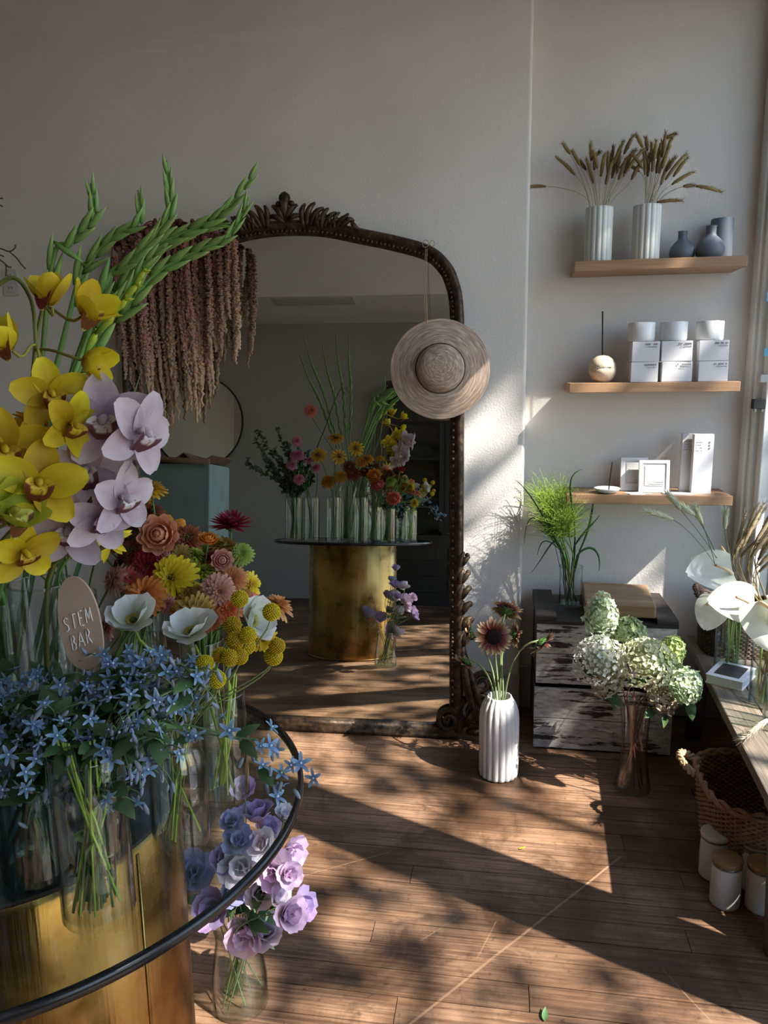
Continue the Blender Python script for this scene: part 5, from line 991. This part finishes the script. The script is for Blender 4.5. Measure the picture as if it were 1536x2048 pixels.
# ---- sunflowers in the ribbed vase
def sunflower_meshes():
    b = MB(); r_ = random.Random(4)
    for k in range(2):
        for i in range(17): b.petal(rot(2*PI*(i+.5*k+r_.uniform(-.2, .2))/17, 'Z') @ Matrix.Translation((.19, 0, .01*k)) @ rot(r_.gauss(.02, .12), 'Y'), .33*r_.uniform(.85, 1.1), .12, 'point', -.1+r_.gauss(0, .25), 0, .2, 4, 1, c0=hx('6e1f2a'), c1=hx('dcc9a0') if k else hx('d2b486'), cp=2.2)
    P = b.mesh('petals', 'petal'); b = MB(); b.lathe([(.0001, .045), (.10, .05), (.19, .035), (.215, .0), (.20, -.03)], 24, col=hx('17100e'))
    for i in range(110): a = i*2.4; q = .2*math.sqrt(i/110); b.ball((q*math.cos(a), q*math.sin(a), .047), .011, 5, 3, hx('2a1713'))
    D = b.mesh('seed_disc', 'petal'); b = MB(); b.lathe([(.03, -.16), (.12, -.12), (.21, -.06), (.20, -.02)], 16, col=GREEN)
    for i in range(20): b.petal(rot(2*PI*i/20, 'Z') @ Matrix.Translation((.14, 0, -.08-.03*(i % 2))), .20, .07, 'point', -.5, .35, .1, 3, 1, c0=DKGREEN, c1=GREEN2)
    return P, D, b.mesh('bracts', 'leaf')
SP, SD, SB = sunflower_meshes()
S3 = lambda x, y: (860+x*.2051, 1080+y*.2051)
for x, y, Y, r_, d, lb in ((620, 945, 2.58, 178, (0, -1, .12), 'open sunflower with cream-tipped maroon petals facing the camera'), (745, 685, 2.68, 150, (.25, .8, .55), 'sunflower turned away, tallest of the bunch'), (825, 925, 2.70, 118, (.8, .3, -.1), 'sunflower half hidden behind the open one'), (1095, 1010, 2.60, 150, (.75, -.1, -.75), 'sunflower drooping right before the crate'), (372, 905, 2.66, 130, (-.95, -.1, .1), 'sunflower turned left against the mirror frame'), (345, 1195, 2.66, 120, (-.5, -.1, -.85), 'lowest sunflower drooping left by the mirror frame')):
    px, py = S3(x, y); p = at(px, py, Y); ax = Vector(d).normalized(); s = scale_px(r_*2*.2051*1.05, p); o, pts = stem_thing('sunflower', 'sun', p-ax*.14*s, (ax+Vector((0, 0, .9))).normalized() if d[2] < .5 else ax, lb, 'flower', None, .0038, hx('76855a'))
    M = frame(p, ax, rf.uniform(0, 6), s); place('petals', SP, M, o, kind='stuff'); place('seed_disc', SD, M, o); place('bracts', SB, M, o)

# ---- hydrangeas
def hyd_head(w_, h_, n_, c0, c1, seed):
    r_ = random.Random(seed); b = MB()
    for i in range(n_):
        z = 1-2*(i+.5)/n_; a = i*2.39996; q = math.sqrt(1-z*z); nrm = Vector((q*math.cos(a), q*math.sin(a), z)); p = Vector((nrm.x*w_*.5*(1-.25*z), nrm.y*w_*.5*(1-.25*z), nrm.z*h_*.5))*r_.uniform(.82, 1.04)
        M = frame(p, nrm+Vector((r_.gauss(0, .35), r_.gauss(0, .35), r_.gauss(0, .35))), r_.uniform(0, 6), r_.uniform(.0085, .0125)); t = r_.random(); cc = mixc(c0, c1, t)
        for k in range(4): b.petal(M @ rot(PI/2*k, 'Z'), 1.0, .95, 'round', .35, .1, .12, 2, 1, c0=mixc(cc, (.55, .6, .3), .25), c1=cc)
    b.ball((0, 0, 0), min(w_, h_)*.40, 10, 8, mixc(c0, hx('6f7a48'), .6), (1, 1, h_/w_)); return b.mesh('florets', 'petal')
H3 = lambda x, y: (880+x*.4271, 900+y*.4271)
hl = [(755, 768, 2.66, 130, 180, 'b4c0a0', 'dcdfc8', (0, 0, 1), 'tallest pale green hydrangea cone above the others'), (885, 860, 2.70, 150, 140, '98aa78', 'c4cca4', (.3, .1, .8), 'green hydrangea head behind, right of the tallest'), (742, 975, 2.56, 215, 180, 'cfcfc2', 'e8e6e0', (-.5, -.4, .6), 'white hydrangea head on the left of the vase'), (968, 985, 2.52, 225, 180, 'ccccA0', 'e8e4c8', (.1, -.6, .6), 'cream-yellow hydrangea head in front over the vase'), (1080, 945, 2.64, 110, 130, '8fae62', 'b4c884', (.6, 0, .6), 'lime hydrangea head right behind the cream one'), (1145, 1095, 2.58, 150, 140, 'a4b890', 'ccd2b8', (.9, -.2, .1), 'pale green hydrangea head furthest right'), (1050, 1140, 2.60, 150, 130, 'a08a78', 'c8b8a4', (.6, -.2, -.2), 'faded brownish hydrangea head low on the right'), (775, 1070, 2.60, 140, 110, 'a89a7c', 'ccc4a8', (-.4, -.2, -.1), 'faded tan hydrangea head low on the left')]
for i, (x, y, Y, w_, h_, c0, c1, d, lb) in enumerate(hl):
    px, py = H3(x, y); p = at(px, py, Y); k = scale_px(.4271*1.15, p); ax = Vector(d).normalized(); o, pts = stem_thing('hydrangea_stem', 'hyd', p-ax*h_*k*.2, (ax+Vector((0, 0, .8))).normalized(), lb, 'flower', None, .0022, hx('6a4238'), k=.3)
    place('florets', hyd_head(w_*k, h_*k, 240 if w_ > 140 else 170, hx(c0), hx(c1), i), frame(p, ax.lerp(Vector((0, 0, 1)), .5), rf.uniform(0, 6)), o, kind='stuff')
    for q in range(2): place('leaf', TL, frame(p-Vector((rf.gauss(0, .02), 0, h_*k*.45)), (rf.gauss(0, .5), -.6, .6), rf.uniform(0, 6), .08), o)

# ---- feathery panicum grass on the crate
for i in range(11):
    top = at(rf.uniform(1075, 1165), rf.uniform(985, 1065), rf.uniform(3.0, 3.12)); ax = Vector((rf.gauss(0, .25), 0, 1)).normalized(); o, pts = stem_thing('panicum_stem', 'pan', top, ax, 'feathery green grass stem in the glass on the crate', 'grass', 'feathery grass stems on the crate', .0022, hx('4f7a2c')); b = MB()
    for q in range(150):
        st = pts[-1-rf.randint(0, 3)]; d = Vector((rf.gauss(0, .6), rf.gauss(0, .5), rf.uniform(.1, 1.1))).normalized(); L = rf.uniform(.05, .15); e = st+d*L; P = bez(st, st+d*L*.4, e+Vector((0, 0, .006)), e-Vector((0, 0, .012)), 4); b.tube(P, [.0007, .0006, .0005, .0005, .0004], 3, mixc(hx('6f9a2e'), hx('aac24e'), rf.random()), caps=False)
        b.ball(P[-1], .0014, 4, 3, hx('b4c45e'))
    b.build('panicle', 'leaf', o, kind='stuff')
blades = [((1130, 1120), (1080, 1010), (1048, 970), (1030, 960)), ((1150, 1080), (1150, 1000), (1120, 950), (1166, 938)), ((1110, 1090), (1060, 990), (1050, 1050), (1048, 1090)), ((1125, 1110), (1110, 1050), (1100, 1100), (1062, 1146)), ((1155, 1110), (1180, 1080), (1205, 1100), (1198, 1142)), ((1160, 1100), (1190, 1040), (1180, 1000), (1198, 978)), ((1150, 1090), (1170, 1060), (1185, 1050), (1200, 1030)), ((1120, 1100), (1090, 1070), (1080, 1080), (1075, 1110))]
for i, q in enumerate(blades):
    Yb = 3.02+.02*(i % 3); P = bez(*[at(x, y, Yb) for x, y in q], 12); o = empty('grass_blade', P[0], 'dark green curving grass blade around the feathery grass', 'leaf', 'grass blades on the crate'); b = MB(); base = VASE['pan'][0]+Vector((rf.gauss(0, .015), rf.gauss(0, .015), .015)); b.tube([base]+P, [.0016]+[.0042*math.sin(PI*(.25+.72*k/12))+.0006 for k in range(13)], 4, mixc(hx('2c4a2a'), hx('3f6a38'), i/8), flat=.25); b.build('blade', 'leaf', o)

# ---- dried foxtail on the top shelf, fresh foxtail on the bench
def foxtail(name, base, mouth, p0, p1, label, group, c0, c1, cs, rr=.0055, bris=.012, sr=.0009, nb_=90, mat='dry'):
    p0, p1 = Vector(p0), Vector(p1); d = (p1-p0); o = empty(name, base, label, 'grass', group); b = MB(); b.tube([base]+bez(mouth, mouth+Vector((0, 0, (p0-mouth).length*.3)), p0-d*.5, p0, 7), sr, 4, cs); b.build('stem', mat, o)
    L = d.length; sag = Vector((0, 0, -L*.12)); pts = bez(p0, p0+d*.33-sag*.4, p0+d*.7-sag*.2, p1+sag*.3, 8); b = MB(); b.tube(pts, [rr*max(.25, math.sin(PI*(.12+.83*i/8))**.6) for i in range(9)], 6, lambda t: mixc(c0, c1, t)); t_ = d.normalized(); sx = t_.cross(Vector((.3, .8, .2))).normalized(); sy = t_.cross(sx)
    for i in range(nb_):
        k = rf.random(); q = pts[min(7, int(k*8))].lerp(pts[min(8, int(k*8)+1)], (k*8) % 1); a = rf.uniform(0, 2*PI); r_ = sx*math.cos(a)+sy*math.sin(a); e = q+r_*(rr*.8+bris*.45)+t_*bris*.9; w2 = t_.cross(r_)*.0011; cc = mixc(c0, c1, rf.random()); b.add([tuple(q+w2), tuple(q-w2), tuple(e)], [(0, 1, 2)], cc)
    b.build('seed_head', mat, o, kind='stuff'); return o
G4 = lambda x, y: (1040+x*.3229, 240+y*.3229)
d1_, d2_, ds = hx('6f5a38'), hx('a5905f'), hx('9c8a66')
fx1 = [((340, 340), (225, 225)), ((370, 280), (320, 185)), ((310, 210), (265, 145)), ((455, 390), (410, 240)), ((440, 250), (438, 140)), ((440, 250), (490, 200)), ((410, 310), (370, 255)), ((500, 350), (525, 205)), ((545, 350), (545, 190)), ((560, 280), (580, 160)), ((580, 270), (640, 130)), ((600, 330), (620, 200)), ((645, 210), (697, 100)), ((620, 300), (720, 180)), ((650, 330), (770, 170)), ((460, 310), (465, 215)), ((530, 400), (575, 240)), ((690, 370), (760, 240)), ((160, 412), (30, 415)), ((570, 360), (600, 230)), ((640, 350), (700, 190)), ((610, 370), (660, 230)), ((480, 300), (455, 190))]
fx2 = [((760, 170), (720, 90)), ((790, 190), (780, 110)), ((775, 340), (775, 190)), ((830, 250), (845, 125)), ((880, 230), (905, 70)), ((890, 120), (960, 88)), ((900, 230), (940, 110)), ((850, 240), (880, 130)), ((900, 370), (1030, 205)), ((950, 350), (1035, 235)), ((940, 400), (1070, 320)), ((1090, 410), (1245, 440)), ((1010, 412), (1070, 405)), ((850, 510), (1000, 495)), ((820, 320), (830, 190)), ((790, 350), (800, 200)), ((740, 320), (650, 265)), ((860, 330), (890, 240)), ((870, 400), (930, 240)), ((800, 280), (760, 190)), ((845, 330), (870, 190)), ((905, 320), (960, 230)), ((760, 300), (690, 200)), ((815, 260), (815, 140)), ((880, 300), (920, 170))]
for lst, vx, lb, gp in ((fx1, .346, 'dried brown foxtail stem in the ribbed vase nearer the wall corner', 'dried foxtails, corner vase'), (fx2, .523, 'dried brown foxtail stem in the ribbed vase beside the grey bottles', 'dried foxtails, bottle-side vase')):
    for a, e in lst:
        lb_, gp_ = {(160, 412): ('dried foxtail bending furthest left across the wall corner', None), (340, 340): ('dried foxtail leaning left, topmost of the left-leaning ones', None), (1090, 410): ('dried foxtail arching furthest right above the grey vases', None), (850, 510): ('dried foxtail lying low over the bottle vase', None)}.get(a, (lb, gp)); Yf = 3.13+rf.uniform(-.045, .05); p0 = at(*G4(*a), Yf); p1 = at(*G4(*e), Yf); mo = Vector((vx+max(-.036, min(.036, (p0.x-vx)*.35)), 3.14+rf.uniform(-.03, .03), Z1+.204)); foxtail('dried_foxtail', Vector((vx, 3.14, Z1+.02)), mo, p0, p1, lb_, gp_, d1_, d2_, ds, .0070, .017, nb_=170)
N4 = lambda x, y: (1220+x*.1693, 980+y*.1693)
for a, e, Y, lb in (((745, 350), (430, 250), 2.62, 'pale green foxtail head bending furthest left over the bench'), ((830, 230), (680, 40), 2.64, 'pale green foxtail head in front of the lowest shelf'), ((1090, 400), (1000, 190), 2.6, 'pale green foxtail head right of the bending one'), ((1355, 460), (1365, 250), 2.75, 'pale green upright foxtail head standing alone'), ((1000, 300), (840, 190), 2.66, 'pale green foxtail head crossing behind its neighbours')):
    loc, rm_, h, rb = VASE['an1']; foxtail('green_foxtail', loc+Vector((rf.gauss(0, .015), rf.gauss(0, .015), .015)), loc+Vector((rf.gauss(0, .02), rf.gauss(0, .02), h)), at(*N4(*a), Y), at(*N4(*e), Y), lb, None, hx('b4bc96'), hx('dedcc4'), hx('6a7a5a'), .0085, .030, .0013, 260)
foxtail('bunny_tail', VASE['an3'][0]+Vector((0, 0, .015)), VASE['an3'][0]+Vector((-.03, -.03, .16)), at(1535, 1440, 2.25), at(1490, 1475, 2.20), 'fluffy cream grass head drooping over the near bench edge', None, hx('b8ab92'), hx('d8cfb8'), hx('9a9070'), .010, .035, .0013, 260)
for i in range(16):                                   # pampas-like dry plumes leaning over the bench
    t = i/15; p0 = at(rf.uniform(1462, 1530), rf.uniform(1085, 1150), 2.55+rf.uniform(-.08, .08)); p1 = p0+Vector((rf.uniform(.02, .12), rf.uniform(-.05, .05), rf.uniform(.10, .17))); foxtail('dry_plume', VASE['an2'][0]+Vector((rf.gauss(0, .01), rf.gauss(0, .01), .02)), VASE['an2'][0]+Vector((rf.gauss(0, .015), rf.gauss(0, .015), .23)), p0, p1, 'dry beige grass plume leaning by the window', 'dry plumes by the window', hx('8a7a5c'), hx('b8aa8c'), hx('8a7550'), .007, .026, .0014, 120)

# ---- white anthuriums
A4 = lambda x, y: (1180+x*.2539, 1080+y*.2539)
SPA = []
for sd, bend, cup in ((1, -.7, -.10), (2, .35, .18), (3, -1.1, -.05)):
    b = MB(); b.petal(Matrix(), 1.0, .86, 'heart', bend, .25, cup, 10, 5, .02, hx('c6c9b8'), hx('dedcd4'), seed=sd); SPA.append(b.mesh('spathe', 'petal'))
al_ = [('an1', (1105, 200), 2.78, 300, (.1, -.5, .85), (-.9, 0, .45), 0, 'pale anthurium, highest and furthest back'), ('an1', (1130, 265), 2.72, 420, (-.1, -.75, .6), (-1, -.1, -.15), 1, 'anthurium under the highest one, spadix pointing left'), ('an2', (1010, 450), 2.50, 300, (-.35, -.7, .45), (-.5, -.3, -.85), 2, 'anthurium drooping left over the vase'), ('an2', (1300, 520), 2.44, 400, (-.15, -.8, .6), (-1, -.1, .05), 1, 'broad white anthurium in front of the dry plumes'), ('an2', (1330, 480), 2.38, 420, (.0, -.85, .5), (.25, -.2, -.95), 0, 'large sunlit anthurium at the right picture edge'), ('an3', (1420, 520), 2.33, 300, (.5, -.6, .6), (.7, -.3, .3), 0, 'anthurium turned right at the picture edge')]
for key, xy, Y, sz, nrm, tip, v_, lb in al_:
    p = at(*A4(*xy), Y); s = scale_px(sz*.2539, p); nrm = Vector(nrm).normalized(); tip = Vector(tip); o, pts = stem_thing('anthurium', key, p, (nrm*.3+Vector((0, 0, 1))).normalized(), lb, 'flower', None, .0032, hx('6f8a42'), k=.3)
    M = frame(p, nrm, 0, s, xh=tip); place('spathe', SPA[v_], M, o); b = MB(); q = [M @ Vector((.03, 0, .02)), M @ Vector((.12, 0, .20)), M @ Vector((.26, 0, .40)), M @ Vector((.40, 0, .56))]; b.tube(catmull(q, 4), [.0070-.0026*i/12 for i in range(13)], 8, lambda t: mixc(hx('d8cdb0'), hx('cfae86'), t)); b.build('spadix', 'petal', o)
for i in range(14):
    loc, rm_, h, rb = VASE[('an1', 'an2', 'an2')[i % 3]]; a = rf.uniform(0, 6); p0 = loc+Vector((math.cos(a)*rb*.7, math.sin(a)*rb*.7, .014)); e = loc+Vector((rf.gauss(0, .03), rf.gauss(0, .03), h+rf.uniform(.02, .12))); o = empty('cut_stem', p0, 'bare green stem in the bench vases under the anthuriums', 'stem', 'bare stems in the bench vases'); b = MB(); b.tube([p0, p0.lerp(e, .5), e], .0028, 6, mixc(hx('5a8a2c'), hx('8ab04a'), rf.random())); b.build('stalk', 'stem', o)

# ---- extra pale stems in the near blue-flower vase, bare twigs at the left edge, fallen bits on the floor
for i in range(26):
    key = 'v1' if i < 18 else ('v3' if i < 22 else 'v5'); loc, rm_, h, rb = VASE[key]; a = rf.uniform(0, 6); p0 = loc+Vector((math.cos(a)*rb*rf.uniform(.3, 1), math.sin(a)*rb*rf.uniform(.3, 1), .013)); e = loc+Vector((-math.cos(a+.4)*rm_*.8, -math.sin(a+.4)*rm_*.8, h+.03)); o = empty('cut_stem', p0, 'thin pale green flower stem standing in the table vases', 'stem', 'thin stems in the table vases'); b = MB(); b.tube([p0, p0.lerp(e, .5)+Vector((rf.gauss(0, .006), rf.gauss(0, .006), 0)), e], .0017, 5, mixc(hx('86b03a'), hx('b8d05c'), rf.random())); b.build('stalk', 'stem', o)
    if i < 14: place('leaf', TL, frame(p0.lerp(e, rf.uniform(.1, .45)), (rf.gauss(0, .6), rf.gauss(0, .6), .6), rf.uniform(0, 6), .035), o)
tg = empty('bare_branch', VASE['v10'][0]+Vector((0, 0, .015)), 'dark bare twigs reaching in at the left picture edge', 'branch')
T5 = lambda x, y: (x*.166, 380+y*.166)
b = MB(); b.tube([VASE['v10'][0]+Vector((0, 0, .015)), VASE['v10'][0]+Vector((.01, .01, .26)), at(-70, 760, 1.32), at(-40, 600, 1.32), at(-10, 505, 1.32)], [.004, .004, .003, .0025, .0015], 6, hx('3a2c24')); b.build('main_twig', 'bark', tg)
for P in ([(-60, 720), (0, 705), (110, 740), (180, 700), (185, 660)], [(110, 740), (200, 820), (260, 900), (310, 950)], [(-60, 770), (0, 840), (60, 890), (75, 940), (70, 1040)], [(60, 890), (100, 925), (135, 930)], [(-50, 130), (0, 100), (35, 100)], [(-50, 220), (0, 185), (30, 200)], [(-60, 760), (20, 790), (45, 805)]):
    b = MB(); b.tube(catmull([at(*T5(*q), 1.32) for q in P], 4), .0014, 5, hx('30241e')); b.build('twig', 'bark', tg)
p = atz(1090, 2030, .004); o = empty('fallen_leaf', p, 'small green leaf fallen on the floorboards', 'leaf'); b = MB(); b.petal(frame(p, (0, 0, 1), 0, .036, xh=(.1, 1, 0)) @ Matrix.Translation((-.5, 0, 0)), 1, .42, 'point', .35, 0, .12, 6, 2, 0, hx('4a6a44'), hx('6f9060')); b.build('blade', 'leaf', o)
p = atz(1045, 1697, .003); o = empty('fallen_petal', p, 'single yellow petal fallen on the sunlit floor', 'petal'); b = MB(); b.petal(frame(p, (0, 0, 1), 0, .022, xh=(1, .2, 0)) @ Matrix.Translation((-.5, 0, 0)), 1, .4, 'round', .4, 0, .12, 4, 1, 0, hx('d0a030'), hx('e0b848')); b.build('blade', 'petal', o)
